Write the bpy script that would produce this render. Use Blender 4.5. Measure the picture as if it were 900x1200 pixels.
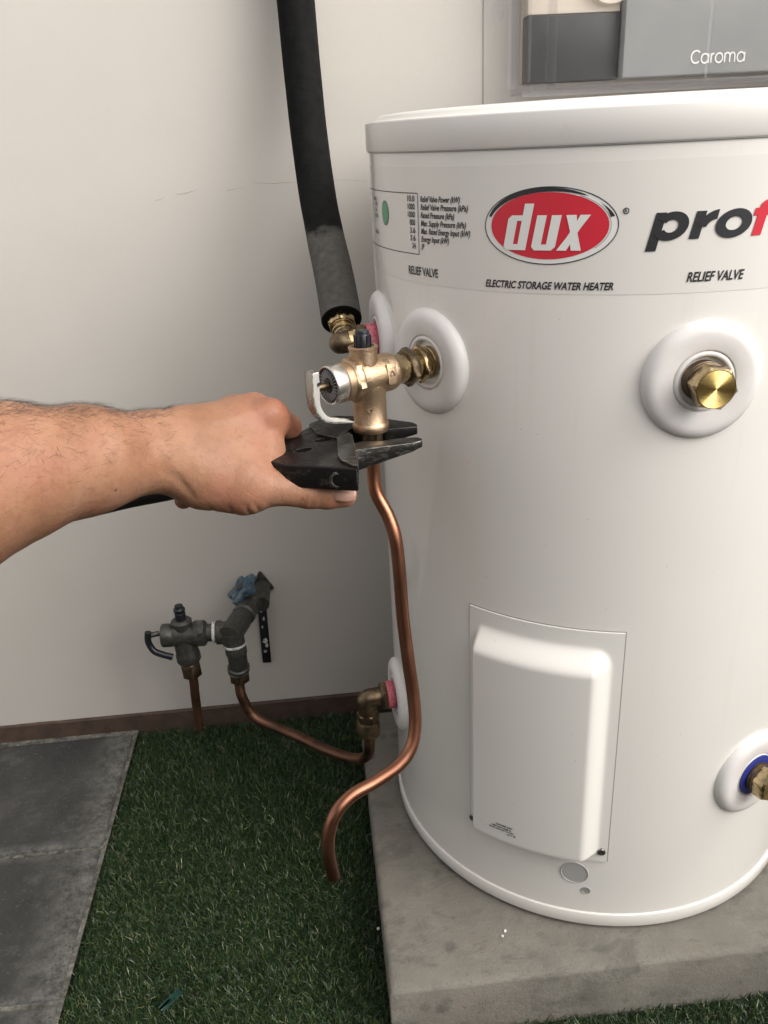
import bpy, bmesh, math, random
import numpy as np
from mathutils import Vector, Matrix, noise as mnoise

sc = bpy.context.scene
for o in list(bpy.data.objects):
    bpy.data.objects.remove(o, do_unlink=True)
random.seed(7)
rng = np.random.default_rng(7)
COL = sc.collection
V = Vector

# ------------------------------------------------------------------ camera
CAM = V((-0.2974, -0.8259, 0.7627))
YAW, PITCH, ROLL, FPX = math.radians(4.07), math.radians(24.13), math.radians(-2.973), 975.2
fw = V((math.sin(YAW)*math.cos(PITCH), math.cos(YAW)*math.cos(PITCH), -math.sin(PITCH)))
rt0 = V((math.cos(YAW), -math.sin(YAW), 0)); up0 = rt0.cross(fw)
rt = rt0*math.cos(ROLL) + up0*math.sin(ROLL); up = -rt0*math.sin(ROLL) + up0*math.cos(ROLL)
cd = bpy.data.cameras.new('camera'); cam = bpy.data.objects.new('camera', cd); COL.objects.link(cam)
M = Matrix((rt, up, -fw)).transposed().to_4x4(); M.translation = CAM
cam.matrix_world = M
cd.sensor_fit = 'VERTICAL'; cd.sensor_height = 24; cd.lens = 24*FPX/1200
cd.clip_start = 0.02; cd.clip_end = 500
cd.dof.use_dof = False
sc.camera = cam

def at(px, py, depth):
    """a point of the place seen in direction (px, py) at a real distance in metres"""
    return CAM + depth*(fw + rt*((px-450)/FPX) - up*((py-600)/FPX))

# ------------------------------------------------------------------ sky, sun, exposure
SUN_EL, SUN_AZ = math.radians(38), math.radians(-33)      # azimuth in the XY plane, from +X
w = bpy.data.worlds.new('World'); sc.world = w; w.use_nodes = True
nt = w.node_tree; nt.nodes.clear()
sky = nt.nodes.new('ShaderNodeTexSky'); sky.sky_type = 'NISHITA'; sky.sun_disc = False
sky.sun_elevation = SUN_EL; sky.sun_rotation = math.pi/2 - SUN_AZ
sky.air_density = 1.0; sky.dust_density = 4.0; sky.ozone_density = 1.0
bg = nt.nodes.new('ShaderNodeBackground'); bg.inputs[1].default_value = 0.15
wo = nt.nodes.new('ShaderNodeOutputWorld')
hs = nt.nodes.new('ShaderNodeHueSaturation'); hs.inputs['Saturation'].default_value = 0.16
nt.links.new(sky.outputs[0], hs.inputs['Color']); nt.links.new(hs.outputs[0], bg.inputs[0])
nt.links.new(bg.outputs[0], wo.inputs[0])
sl = bpy.data.lights.new('sun', 'SUN'); sl.energy = 1.2; sl.angle = math.radians(95); sl.color = (1.0, 0.92, 0.81)
so = bpy.data.objects.new('sun', sl); COL.objects.link(so)
sdir = V((math.cos(SUN_EL)*math.cos(SUN_AZ), math.cos(SUN_EL)*math.sin(SUN_AZ), math.sin(SUN_EL)))
so.rotation_euler = (-sdir).to_track_quat('-Z', 'Y').to_euler(); so.location = sdir*6
sc.view_settings.view_transform = 'Standard'; sc.view_settings.look = 'None'
sc.view_settings.gamma = 1.0; sc.view_settings.exposure = 0.86
sc.cycles.max_bounces = 8; sc.cycles.diffuse_bounces = 4; sc.cycles.glossy_bounces = 4
sc.cycles.transmission_bounces = 8; sc.cycles.transparent_max_bounces = 12
try: sc.cycles.use_denoising = True
except Exception: pass

# ------------------------------------------------------------------ materials
class N:
    """small node builder round one Principled BSDF"""
    def __init__(s, name, col=(.5,.5,.5), rough=.5, metal=0., **kw):
        s.m = bpy.data.materials.new(name); s.m.use_nodes = True
        s.t = s.m.node_tree; s.b = s.t.nodes['Principled BSDF']
        s.b.inputs['Base Color'].default_value = (*col, 1); s.b.inputs['Roughness'].default_value = rough
        s.b.inputs['Metallic'].default_value = metal
        for k, v in kw.items():
            s.b.inputs[k.replace('_', ' ')].default_value = v
        s.co = s.t.nodes.new('ShaderNodeTexCoord').outputs['Object']
    def new(s, ty, **kw):
        n = s.t.nodes.new(ty)
        for k, v in kw.items(): setattr(n, k, v)
        return n
    def link(s, a, b): s.t.links.new(a, b)
    def noise(s, scale, detail=4, rough=.6, sx=None, dist=0.):
        n = s.new('ShaderNodeTexNoise'); n.inputs['Scale'].default_value = scale
        n.inputs['Detail'].default_value = detail; n.inputs['Roughness'].default_value = rough
        n.inputs['Distortion'].default_value = dist
        if sx:
            mp = s.new('ShaderNodeMapping'); mp.inputs['Scale'].default_value = sx
            s.link(s.co, mp.inputs[0]); s.link(mp.outputs[0], n.inputs['Vector'])
        else: s.link(s.co, n.inputs['Vector'])
        return n.outputs['Fac']
    def voro(s, scale, feature='F1'):
        n = s.new('ShaderNodeTexVoronoi'); n.feature = feature; n.inputs['Scale'].default_value = scale
        s.link(s.co, n.inputs['Vector']); return n.outputs['Distance']
    def ramp(s, fac, stops, interp='LINEAR'):
        n = s.new('ShaderNodeValToRGB'); n.color_ramp.interpolation = interp
        e = n.color_ramp.elements
        while len(e) < len(stops): e.new(.5)
        for i, (p, c) in enumerate(stops):
            e[i].position = p; e[i].color = (c, c, c, 1) if isinstance(c, (int, float)) else (*c, 1)
        s.link(fac, n.inputs[0]); return n.outputs['Color']
    def mix(s, fac, a, b, mode='MIX'):
        n = s.new('ShaderNodeMix'); n.data_type = 'RGBA'; n.blend_type = mode
        for sock, v in ((n.inputs[0], fac), (n.inputs[6], a), (n.inputs[7], b)):
            if isinstance(v, (int, float)): sock.default_value = v
            elif isinstance(v, tuple): sock.default_value = (*v, 1)
            else: s.link(v, sock)
        return n.outputs[2]
    def math(s, op, a, b=0.):
        n = s.new('ShaderNodeMath'); n.operation = op
        for i, v in enumerate((a, b)):
            if isinstance(v, (int, float)): n.inputs[i].default_value = v
            else: s.link(v, n.inputs[i])
        return n.outputs[0]
    def color(s, c): s.link(c, s.b.inputs['Base Color']); return s
    def edge_wear(s, r, colr, amt=.8):
        bv = s.new('ShaderNodeBevel'); bv.samples = 6; bv.inputs[0].default_value = r
        gm = s.new('ShaderNodeNewGeometry'); dt = s.new('ShaderNodeVectorMath'); dt.operation = 'DOT_PRODUCT'
        s.link(bv.outputs[0], dt.inputs[0]); s.link(gm.outputs['Normal'], dt.inputs[1])
        e = s.math('MULTIPLY', s.ramp(s.math('SUBTRACT', 1., dt.outputs['Value']), [(.01,0.),(.09,1.)]), s.ramp(s.noise(180, 5, .75), [(.40,0.),(.58,amt)]))
        s.color(s.mix(e, s.b.inputs['Base Color'].links[0].from_socket, colr)); return s
    def rough(s, c): s.link(c, s.b.inputs['Roughness']); return s
    def bump(s, h, dist=.001, strength=1.):
        n = s.new('ShaderNodeBump'); n.inputs['Distance'].default_value = dist
        n.inputs['Strength'].default_value = strength
        s.link(h, n.inputs['Height'])
        if s.b.inputs['Normal'].links: s.link(s.b.inputs['Normal'].links[0].from_socket, n.inputs['Normal'])
        s.link(n.outputs[0], s.b.inputs['Normal']); return s

MAT = {}
def reg(k, n): MAT[k] = n.m; return n

n = reg('tank', N('enamel_white', (.80,.785,.76), .3, Coat_Weight=.7, Coat_Roughness=.07))
n.color(n.ramp(n.noise(3, 3), [(.3,(.77,.745,.70)),(.7,(.81,.785,.74))]))
n.color(n.mix(n.ramp(n.voro(38), [(.022,.35),(.035,0.)]), n.b.inputs['Base Color'].links[0].from_socket, (.42,.36,.29)))
n.color(n.mix(n.ramp(n.noise(26, 5, .7, sx=(1.6,1.6,.10)), [(.58,0.),(.80,.22)]), n.b.inputs['Base Color'].links[0].from_socket, (.58,.53,.45)))
n.bump(n.noise(9, 2), .0015, .18); n.bump(n.noise(1400, 1), .00004, .3)
n.rough(n.ramp(n.noise(5, 3), [(.3,.27),(.7,.33)]))
n = reg('lid', N('enamel_lid', (.74,.725,.69), .35, Coat_Weight=.3, Coat_Roughness=.2))
f = n.noise(55, 5)
n.color(n.mix(n.ramp(f, [(.66,0.),(.78,.25)]), (.745,.725,.685), (.52,.47,.40)))
n.bump(n.noise(6, 2), .001, .2)
n = reg('cover', N('moulded_plastic_white', (.78,.77,.745), .45))
n.bump(n.noise(1500, 2), .00006, .5)
n.color(n.mix(n.ramp(n.voro(55), [(.03,.35),(.05,0.)]), (.78,.76,.715), (.35,.3,.25)))
reg('knock', N('grey_knockout', (.40,.395,.385), .5))
n = reg('sticker', N('label_film', (.75,.725,.68), .22, Coat_Weight=.4, Coat_Roughness=.08))
n = reg('ink', N('printing_ink', (.015,.015,.02), .4))
n.color(n.ramp(n.noise(2500, 2), [(.3,(.012,.012,.015)),(.8,(.05,.05,.055))]))
n = reg('ink_red', N('printing_ink_red', (.62,.03,.05), .35))
n = reg('ink_grey', N('printing_ink_grey', (.30,.30,.29), .35))
n = reg('ink_white', N('printing_white', (.78,.77,.74), .35))
n = reg('ink_green', N('sticker_green', (.10,.34,.18), .5))
n.color(n.ramp(n.noise(900, 2), [(.4,(.07,.27,.14)),(.6,(.14,.38,.22))]))
n = reg('grommet', N('grommet_plastic', (.76,.73,.71), .42, Subsurface_Weight=.15, Subsurface_Scale=.004))
n.bump(n.noise(60, 3), .0004, .25)
n.color(n.ramp(n.noise(40, 4), [(.3,(.72,.69,.665)),(.7,(.77,.745,.725))]))
n = reg('brass_cast', N('cast_brass', (.62,.42,.20), .38, 1.))
g = n.noise(900, 3)
n.color(n.mix(n.ramp(n.noise(60, 4), [(.35,0.),(.7,1.)]), (.57,.42,.28), (.43,.30,.19)))
n.bump(g, .0005, .75); n.rough(n.ramp(g, [(.3,.30),(.7,.5)]))
n = reg('brass', N('machined_brass', (.55,.43,.24), .26, 1.))
n.color(n.mix(n.ramp(n.noise(120, 4), [(.40,0.),(.65,.9)]), (.58,.45,.25), (.26,.19,.11)))
n.rough(n.ramp(n.noise(300, 3), [(.3,.16),(.7,.3)])); n.bump(n.noise(300, 2), .00004, .3)
n = reg('brass_dull', N('dull_brass', (.30,.23,.13), .42, 1.))
n.color(n.ramp(n.noise(120, 5), [(.3,(.09,.07,.05)),(.7,(.27,.20,.12))]))
n.bump(n.noise(400, 4), .0003, .5)
n = reg('brass_face', N('turned_brass_face', (.83,.60,.22), .26, 1.))
wv = n.new('ShaderNodeTexWave'); wv.wave_type = 'RINGS'; wv.rings_direction = 'Z'; wv.inputs['Scale'].default_value = 900
wv.inputs['Distortion'].default_value = .6; wv.inputs['Detail'].default_value = 2
n.link(n.co, wv.inputs['Vector']); n.bump(wv.outputs['Fac'], .0002, .6)
n.color(n.mix(n.ramp(n.noise(160, 4), [(.55,0.),(.72,.6)]), (.83,.60,.22), (.45,.32,.16)))
n = reg('copper', N('copper_tube', (.62,.27,.14), .27, 1.))
f = n.noise(9, 3, .5)
n.color(n.mix(n.ramp(f, [(.35,0.),(.65,1.)]), (.42,.19,.115), (.20,.095,.065)))
n.rough(n.ramp(n.noise(30, 3), [(.3,.28),(.7,.42)])); n.bump(n.noise(120, 2), .00008, .3)
n = reg('copper_old', N('weathered_copper', (.33,.16,.09), .42, 1.))
n.color(n.ramp(n.noise(30, 5), [(.3,(.085,.055,.042)),(.55,(.18,.095,.062)),(.75,(.27,.15,.095))]))
n.rough(n.ramp(n.noise(60, 4), [(.3,.35),(.7,.6)])); n.bump(n.noise(300, 3), .0002, .5)
n = reg('chrome', N('nickel_plate', (.66,.63,.58), .26, .95))
n.rough(n.ramp(n.noise(60, 3), [(.3,.24),(.7,.34)]))
n = reg('plate_white', N('zinc_plate', (.74,.72,.67), .4, .55))
n = reg('steel_dark', N('blackened_steel', (.035,.034,.033), .42, .75))
n.color(n.mix(n.ramp(n.noise(70, 6, .75), [(.56,0.),(.70,.55)]), (.022,.021,.021), (.17,.16,.145)))
n.rough(n.ramp(n.noise(200, 4), [(.3,.3),(.7,.55)])); n.bump(n.noise(500, 4), .00025, .5); n.edge_wear(.0012, (.30,.28,.25))
n = reg('steel_worn', N('worn_steel', (.16,.155,.15), .36, .8))
n.color(n.mix(n.ramp(n.noise(260, 5, .75, sx=(.25,1.6,1)), [(.53,0.),(.68,.8)]), (.05,.048,.045), (.33,.31,.29)))
n.bump(n.noise(600, 4), .0003, .6); n.edge_wear(.0012, (.45,.43,.40))
n = reg('rubber', N('black_grip', (.012,.012,.013), .5)); n.bump(n.noise(500, 3), .0002, .4)
n = reg('black_plastic', N('black_plastic', (.012,.013,.018), .32)); n.bump(n.noise(400, 2), .0001, .4)
n = reg('foam', N('foam_insulation', (.008,.008,.008), .9, Specular_IOR_Level=.15))
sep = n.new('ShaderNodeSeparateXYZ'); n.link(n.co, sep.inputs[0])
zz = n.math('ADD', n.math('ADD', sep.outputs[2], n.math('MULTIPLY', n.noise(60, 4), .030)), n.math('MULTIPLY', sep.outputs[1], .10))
lit_bend = n.ramp(n.math('MULTIPLY', n.math('SUBTRACT', .706, zz), 110.), [(0.,0.),(1.,1.)])  # light on the lower bend, painted as paler foam below a height
n.color(n.mix(lit_bend, n.ramp(n.noise(90, 5), [(.3,(.005,.005,.005)),(.75,(.011,.011,.011))]), n.ramp(n.noise(120, 5), [(.3,(.075,.072,.066)),(.75,(.125,.120,.110))])))
n.bump(n.noise(60, 3, sx=(1,1,6)), .0010, .5)
n.bump(n.noise(700, 3), .0003, .6)
n = reg('foam_end', N('foam_cut_end', (.006,.006,.006), .9, Specular_IOR_Level=.1))
n = reg('foam_lit', N('lit_foam', (.13,.125,.115), .8))  # lit tone of the foam as a colour of its own, unassigned
n.color(n.ramp(n.noise(120, 5), [(.3,(.058,.056,.052)),(.75,(.095,.091,.084))]))
n.bump(n.noise(700, 3), .0003, .6); n.bump(n.noise(120, 3, sx=(1,1,5)), .0006, .4)
n = reg('pink', N('pink_seal', (.62,.12,.17), .6))
n.color(n.ramp(n.noise(500, 3), [(.35,(.45,.06,.1)),(.7,(.72,.26,.30))])); n.bump(n.noise(900, 3), .0006, .8)
n = reg('blue_seal', N('blue_seal', (.022,.035,.24), .5))
n = reg('blue_handle', N('faded_blue_handle', (.06,.14,.24), .55))
n.color(n.ramp(n.noise(130, 5), [(.35,(.020,.045,.07)),(.50,(.040,.090,.135)),(.60,(.14,.15,.145))])); n.bump(n.noise(300, 4), .0004, .6)
n = reg('gunmetal', N('oxidised_fitting', (.12,.12,.11), .45, .5))
n.color(n.ramp(n.noise(150, 6, .7), [(.3,(.040,.040,.037)),(.55,(.070,.069,.062)),(.68,(.105,.10,.088)),(.78,(.21,.195,.165))]))
n.bump(n.noise(400, 4), .0003, .5); n.bump(n.noise(60, 3), .0006, .4); n.edge_wear(.0012, (.26,.24,.20), .6)
n = reg('thread_tape', N('white_thread_tape', (.60,.59,.55), .6)); n.color(n.ramp(n.noise(260, 4, .7), [(.38,(.22,.21,.19)),(.55,(.62,.61,.58))])); n.bump(n.noise(900, 3), .0004, .8)
n = reg('wall', N('painted_wall', (.62,.59,.555), .55, Specular_IOR_Level=.3))
f = n.noise(1.6, 4); gg = n.noise(9, 5)
n.color(n.mix(n.ramp(gg, [(.3,0.),(.75,.22)]), n.ramp(f, [(.3,(.535,.500,.455)),(.7,(.575,.542,.497))]), (.46,.425,.38)))
n.bump(n.noise(500, 3), .00015, .6); n.bump(n.noise(110, 4), .0004, .35); n.bump(n.noise(5, 3), .004, .18)
n = reg('joint', N('joint_sealant', (.44,.41,.365), .6)); n.bump(n.noise(200, 4), .0006, .6)
n = reg('footing', N('brown_footing', (.085,.05,.032), .8))
n.color(n.ramp(n.noise(28, 6, .7), [(.3,(.045,.028,.020)),(.6,(.085,.054,.038)),(.8,(.15,.11,.08))]))
n.bump(n.noise(120, 5), .0015, .7)
n = reg('pad', N('cast_concrete', (.27,.25,.22), .75))
c = n.ramp(n.noise(24, 6, .65), [(.3,(.160,.151,.127)),(.7,(.215,.202,.170))])
c = n.mix(n.ramp(n.noise(7, 3), [(.45,0.),(.7,.6)]), c, (.235,.195,.165))
blot = n.math('MULTIPLY', n.ramp(n.math('ADD', n.voro(34), n.math('MULTIPLY', n.noise(90, 4), .22)), [(.26,1.),(.40,0.)]), n.ramp(n.noise(13, 2), [(.44,0.),(.56,.85)]))
wv2 = n.ramp(n.noise(9, 6, .75, sx=(1,2.4,1), dist=1.2), [(.54,0.),(.60,.5)])
c = n.mix(wv2, c, (.105,.100,.085))
c = n.mix(n.math('MULTIPLY', blot, .7), c, (.090,.086,.073))
c = n.mix(n.ramp(n.noise(11, 5, .62, sx=(1,3.0,1), dist=.8), [(.56,0.),(.64,.35)]), c, (.115,.110,.095))
cr = n.noise(3.2, 3, .5, dist=.8)
c = n.mix(n.ramp(n.noise(420, 4, .75), [(.34,.6),(.44,0.)]), c, (.12,.113,.095))
c = n.mix(n.ramp(n.noise(55, 6, .8), [(.56,0.),(.68,.55)]), c, (.25,.24,.215))
c = n.mix(n.ramp(n.noise(330, 3, .7), [(.68,0.),(.74,.7)]), c, (.33,.32,.29))
n.color(c); n.bump(n.noise(60, 7, .8), .0035, .7); n.bump(n.noise(700, 4), .0005, .7)
n.bump(n.ramp(n.voro(120), [(.06,0.),(.14,1.)]), .0012, .6)
n = reg('paver', N('charcoal_paver', (.075,.074,.072), .8))
sp = n.new('ShaderNodeSeparateXYZ'); n.link(n.co, sp.inputs[0])
def near(sock, at_, width):      # 1 at a line, 0 beyond the width
    d = n.math('ABSOLUTE', n.math('SUBTRACT', sock, at_)); return n.math('MAXIMUM', n.math('SUBTRACT', 1., n.math('DIVIDE', d, width)), 0.)
c = n.ramp(n.noise(11, 7, .75), [(.3,(.024,.024,.023)),(.55,(.042,.041,.039)),(.75,(.078,.076,.071))])
edge = n.math('MAXIMUM', near(sp.outputs[0], -.632, .055), n.math('MAXIMUM', near(sp.outputs[1], .0155, .018), near(sp.outputs[1], -.199, .018)))
dust = n.math('MULTIPLY', n.ramp(n.noise(60, 7, .85), [(.40,0.),(.66,1.)]), edge)
c = n.mix(dust, c, (.20,.195,.172))
c = n.mix(n.ramp(n.noise(260, 4, .7), [(.60,0.),(.68,.55)]), c, (.15,.147,.135))
c = n.mix(n.ramp(n.noise(26, 6, .85), [(.56,0.),(.70,.5)]), c, (.12,.118,.106))
c = n.mix(n.ramp(n.voro(75), [(.06,.8),(.10,0.)]), c, (.015,.015,.014))
n.color(c); n.bump(n.noise(240, 7, .8), .0018, .9); n.bump(n.noise(30, 4), .003, .4)
n = reg('mortar', N('sandy_joint', (.20,.19,.165), .9))
n.color(n.ramp(n.noise(90, 6, .75), [(.38,(.05,.048,.04)),(.52,(.13,.125,.105)),(.68,(.26,.25,.215))])); n.bump(n.noise(400, 5), .002, .9)
n = reg('soil', N('turf_backing', (.010,.016,.008), .95))
n = reg('yard', N('yard_ground', (.16,.155,.145), .9)); n.color(n.ramp(n.noise(3, 6), [(.3,(.12,.118,.11)),(.7,(.19,.185,.17))]))
n = reg('grey_dark', N('dark_grey_plastic', (.115,.115,.112), .5)); n.color(n.ramp(n.noise(25, 6), [(.3,(.020,.019,.018)),(.7,(.032,.031,.028))]))
n = reg('grey_mid', N('mid_grey_plastic', (.30,.305,.29), .5)); n.color(n.ramp(n.noise(12, 3), [(.3,(.28,.285,.275)),(.7,(.33,.33,.315))]))
n = reg('cream', N('cream_plastic', (.66,.58,.48), .5))
def clear_mat(key, tint, base):
    m = bpy.data.materials.new(key); m.use_nodes = True; t = m.node_tree; t.nodes.clear()
    o = t.nodes.new('ShaderNodeOutputMaterial'); mx = t.nodes.new('ShaderNodeMixShader'); tr = t.nodes.new('ShaderNodeBsdfTransparent')
    gl = t.nodes.new('ShaderNodeBsdfGlossy'); fr = t.nodes.new('ShaderNodeLayerWeight'); ad = t.nodes.new('ShaderNodeMath')
    ad.operation = 'MULTIPLY_ADD'; ad.inputs[1].default_value = .14; ad.inputs[2].default_value = base
    fr.inputs[0].default_value = .25; gl.inputs['Roughness'].default_value = .35; gl.inputs['Color'].default_value = (.8,.8,.82,1)
    tr.inputs[0].default_value = (*tint, 1)
    t.links.new(fr.outputs[1], ad.inputs[0]); t.links.new(ad.outputs[0], mx.inputs[0]); t.links.new(tr.outputs[0], mx.inputs[1]); t.links.new(gl.outputs[0], mx.inputs[2]); t.links.new(mx.outputs[0], o.inputs[0])
    MAT[key] = m
clear_mat('clear', (.965,.965,.97), .0); clear_mat('clear_edge', (.955,.955,.96), .03)
n = reg('green_clip', N('green_plastic', (.012,.07,.045), .45)); n.color(n.ramp(n.noise(300, 3), [(.4,(.006,.030,.022)),(.7,(.016,.065,.048))]))
n = reg('flake', N('white_flake', (.72,.72,.7), .4))
n = reg('screw', N('zinc_screw', (.32,.31,.29), .35, 1.)); n.color(n.ramp(n.noise(900, 2), [(.4,(.08,.08,.075)),(.6,(.5,.48,.45))]))
n = reg('cream_timber', N('fence_paint', (.26,.19,.12), .7))
# skin
n = reg('skin', N('skin', (.33,.18,.12), .52, Subsurface_Weight=.22, Subsurface_Scale=.006, Specular_IOR_Level=.35))
n.b.inputs['Subsurface Radius'].default_value = (1., .45, .3)
c = n.ramp(n.noise(22, 5, .6), [(.3,(.245,.120,.066)),(.5,(.315,.158,.092)),(.75,(.375,.210,.130))])
c = n.mix(n.ramp(n.noise(14, 3), [(.5,0.),(.7,.35)]), c, (.36,.135,.095))
c = n.mix(n.ramp(n.noise(160, 4, .65), [(.5,0.),(.75,.45)]), c, (.20,.085,.055))
PL = at(0,560,.55)
def spot(px, py, d, rad, amt, colr):
    global c
    vm = n.new('ShaderNodeVectorMath'); vm.operation = 'DISTANCE'; n.link(n.co, vm.inputs[0]); vm.inputs[1].default_value = tuple(at(px,py,d)-PL)
    k_ = n.math('MULTIPLY', n.math('MAXIMUM', n.math('SUBTRACT', 1., n.math('DIVIDE', vm.outputs['Value'], rad)), 0.), amt)
    c = n.mix(k_, c, colr)
spot(330,485,.668, .026, .75, (.34,.115,.070)); spot(400,582,.660, .022, .6, (.36,.14,.10)); spot(290,468,.672, .022, .4, (.34,.13,.08)); spot(345,502,.690, .018, .7, (.30,.095,.06))
spot(275,600,.640, .025, .45, (.33,.13,.085)); spot(212,592,.690, .016, .6, (.30,.10,.065))
for q_ in ((101,556,.548),(141,558,.575),(135,574,.568),(60,520,.528),(168,533,.600)): spot(*q_, .0018, 1.4, (.07,.025,.015))
n.color(c)
n.rough(n.ramp(n.noise(90, 3), [(.3,.44),(.7,.60)]))
n.bump(n.ramp(n.voro(650), [(0.,0.),(.5,1.)]), .00022, .5); n.bump(n.noise(130, 4), .0009, .55)
n.bump(n.noise(60, 3, sx=(3.,1.,1.)), .0010, .4); n.bump(n.voro(230, 'DISTANCE_TO_EDGE'), .0003, .35)
n = reg('nail', N('thumb_nail', (.40,.235,.18), .35, Coat_Weight=.25, Subsurface_Weight=.15, Subsurface_Scale=.003))
n = reg('hair', N('arm_hair', (.035,.022,.015), .55))
n = reg('shirt', N('work_shirt', (.045,.040,.036), .9)); n.bump(n.noise(30, 4), .004, .6)
n = reg('trousers', N('work_trousers', (.035,.035,.038), .9)); n.bump(n.noise(25, 4), .004, .6)
# grass blades, tinted per blade through an attribute
n = reg('grass', N('turf_fibre', (.03,.06,.02), .45, Specular_IOR_Level=.6))
at_ = n.new('ShaderNodeAttribute'); at_.attribute_name = 'tint'
n.color(n.ramp(at_.outputs['Fac'], [(0.,(.010,.026,.006)),(.4,(.024,.056,.014)),(.7,(.048,.088,.024)),(.9,(.10,.125,.045)),(1.,(.27,.27,.14))]))

# ------------------------------------------------------------------ mesh helpers
def finish(me, smooth_deg=35):
    bm = bmesh.new(); bm.from_mesh(me)
    lim = math.radians(smooth_deg)
    for f in bm.faces: f.smooth = True
    for e in bm.edges:
        if len(e.link_faces) == 2:
            e.smooth = e.calc_face_angle(0) < lim
    bm.to_mesh(me); bm.free()

def obj(name, verts, faces, mat, parent=None, mtx=None, smooth=35, bevel=0., bsegs=2):
    me = bpy.data.meshes.new(name)
    vs = [V(v) for v in verts]
    if mtx is not None: vs = [mtx @ v for v in vs]
    me.from_pydata([tuple(v) for v in vs], [], faces)
    bm = bmesh.new(); bm.from_mesh(me)
    bmesh.ops.remove_doubles(bm, verts=bm.verts, dist=1e-6)
    bmesh.ops.recalc_face_normals(bm, faces=bm.faces)
    if bevel:
        es = [e for e in bm.edges if len(e.link_faces) == 2 and e.calc_face_angle(0) > math.radians(28)]
        bmesh.ops.bevel(bm, geom=es, offset=bevel, segments=bsegs, profile=.5, affect='EDGES', clamp_overlap=True)
    bm.to_mesh(me); bm.free()
    finish(me, smooth)
    me.materials.append(MAT[mat] if isinstance(mat, str) else mat)
    o = bpy.data.objects.new(name, me); COL.objects.link(o)
    if parent is not None: o.parent = parent
    return o

def thing(name, label, cat, loc=(0,0,0), rz=0., group=None):
    o = bpy.data.objects.new(name, None); COL.objects.link(o); o.empty_display_size = .05
    o.location = loc; o.rotation_euler = (0,0,rz)
    o['label'] = label; o['category'] = cat
    if group: o['group'] = group
    return o
def tag(o, label, cat, group=None):
    o['label'] = label; o['category'] = cat
    if group: o['group'] = group
    return o
def setting(o): o['kind'] = 'structure'; return o

def G():  # growing geometry
    return ([], [])
def merge(a, b):
    n0 = len(a[0]); a[0].extend(b[0]); a[1].extend([tuple(i+n0 for i in f) for f in b[1]]); return a
def xf(g, m): return ([m @ V(v) for v in g[0]], g[1])

def box(x0,x1,y0,y1,z0,z1):
    v = [(x,y,z) for z in (z0,z1) for y in (y0,y1) for x in (x0,x1)]
    return (v, [(0,2,3,1),(4,5,7,6),(0,1,5,4),(2,6,7,3),(0,4,6,2),(1,3,7,5)])
def lathe(prof, seg=48, cap=True):
    """prof: (radius, height) list, round local Z"""
    v, f = [], []
    for r, h in prof:
        for i in range(seg):
            a = 2*math.pi*i/seg; v.append((r*math.cos(a), r*math.sin(a), h))
    for k in range(len(prof)-1):
        for i in range(seg):
            j = (i+1) % seg
            f.append((k*seg+i, k*seg+j, (k+1)*seg+j, (k+1)*seg+i))
    if cap:
        f.append(tuple(range(seg))[::-1]); n0 = (len(prof)-1)*seg; f.append(tuple(range(n0, n0+seg)))
    return (v, f)
def hexa(af, h0, h1, ch=.12, rot=0., n=6):
    """hex nut with chamfered corners: sampled circle-capped profile"""
    R = af/2/math.cos(math.pi/n); r = af/2
    v, f = [], []
    def ring(h, cap):
        for i in range(n*4):
            a = rot + 2*math.pi*i/(n*4)
            k = (a-rot) % (2*math.pi/n) - math.pi/n
            rr = r/math.cos(k)
            rr = min(rr, cap); v.append((rr*math.cos(a), rr*math.sin(a), h))
    d = (R-r)*.75
    ring(h0, r*.985); ring(h0+d, R); ring(h1-d, R); ring(h1, r*.985)
    s = n*4
    for k in range(3):
        for i in range(s):
            j = (i+1) % s; f.append((k*s+i, k*s+j, (k+1)*s+j, (k+1)*s+i))
    f.append(tuple(range(s))[::-1]); f.append(tuple(range(3*s, 4*s)))
    return (v, f)
def frame(o, z, x=None):
    """matrix with local Z along z, origin o"""
    z = V(z).normalized()
    x = V(x) if x is not None else (V((0,0,1)) if abs(z.z) < .9 else V((1,0,0)))
    x = (x - z*x.dot(z)).normalized(); y = z.cross(x)
    m = Matrix((x, y, z)).transposed().to_4x4(); m.translation = V(o); return m
def crom(pts, sub=10):
    P = [V(p) for p in pts]; P = [P[0]*2-P[1]] + P + [P[-1]*2-P[-2]]
    out = []
    for i in range(1, len(P)-2):
        for k in range(sub):
            t = k/sub; a, b, c, d = P[i-1], P[i], P[i+1], P[i+2]
            out.append(.5*((2*b)+(c-a)*t+(2*a-5*b+4*c-d)*t*t+(3*b-a-3*c+d)*t**3))
    out.append(P[-2]); return out
def tube(pts, r, seg=20, sub=10, cap=True, smooth=True):
    P = crom(pts, sub) if smooth else [V(p) for p in pts]
    rr = r if callable(r) else (lambda t: r)
    v, f = [], []; nrm = None
    for i, p in enumerate(P):
        t = (P[min(i+1, len(P)-1)] - P[max(i-1, 0)]).normalized()
        if nrm is None: nrm = (V((0,0,1)) if abs(t.z) < .9 else V((1,0,0)))
        nrm = (nrm - t*nrm.dot(t)).normalized(); b = t.cross(nrm)
        R = rr(i/(len(P)-1))
        for k in range(seg):
            a = 2*math.pi*k/seg; v.append(p + nrm*(R*math.cos(a)) + b*(R*math.sin(a)))
    for i in range(len(P)-1):
        for k in range(seg):
            j = (k+1) % seg; f.append((i*seg+k, i*seg+j, (i+1)*seg+j, (i+1)*seg+k))
    if cap:
        f.append(tuple(range(seg))[::-1]); n0 = (len(P)-1)*seg; f.append(tuple(range(n0, n0+seg)))
    return (v, f)
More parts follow.
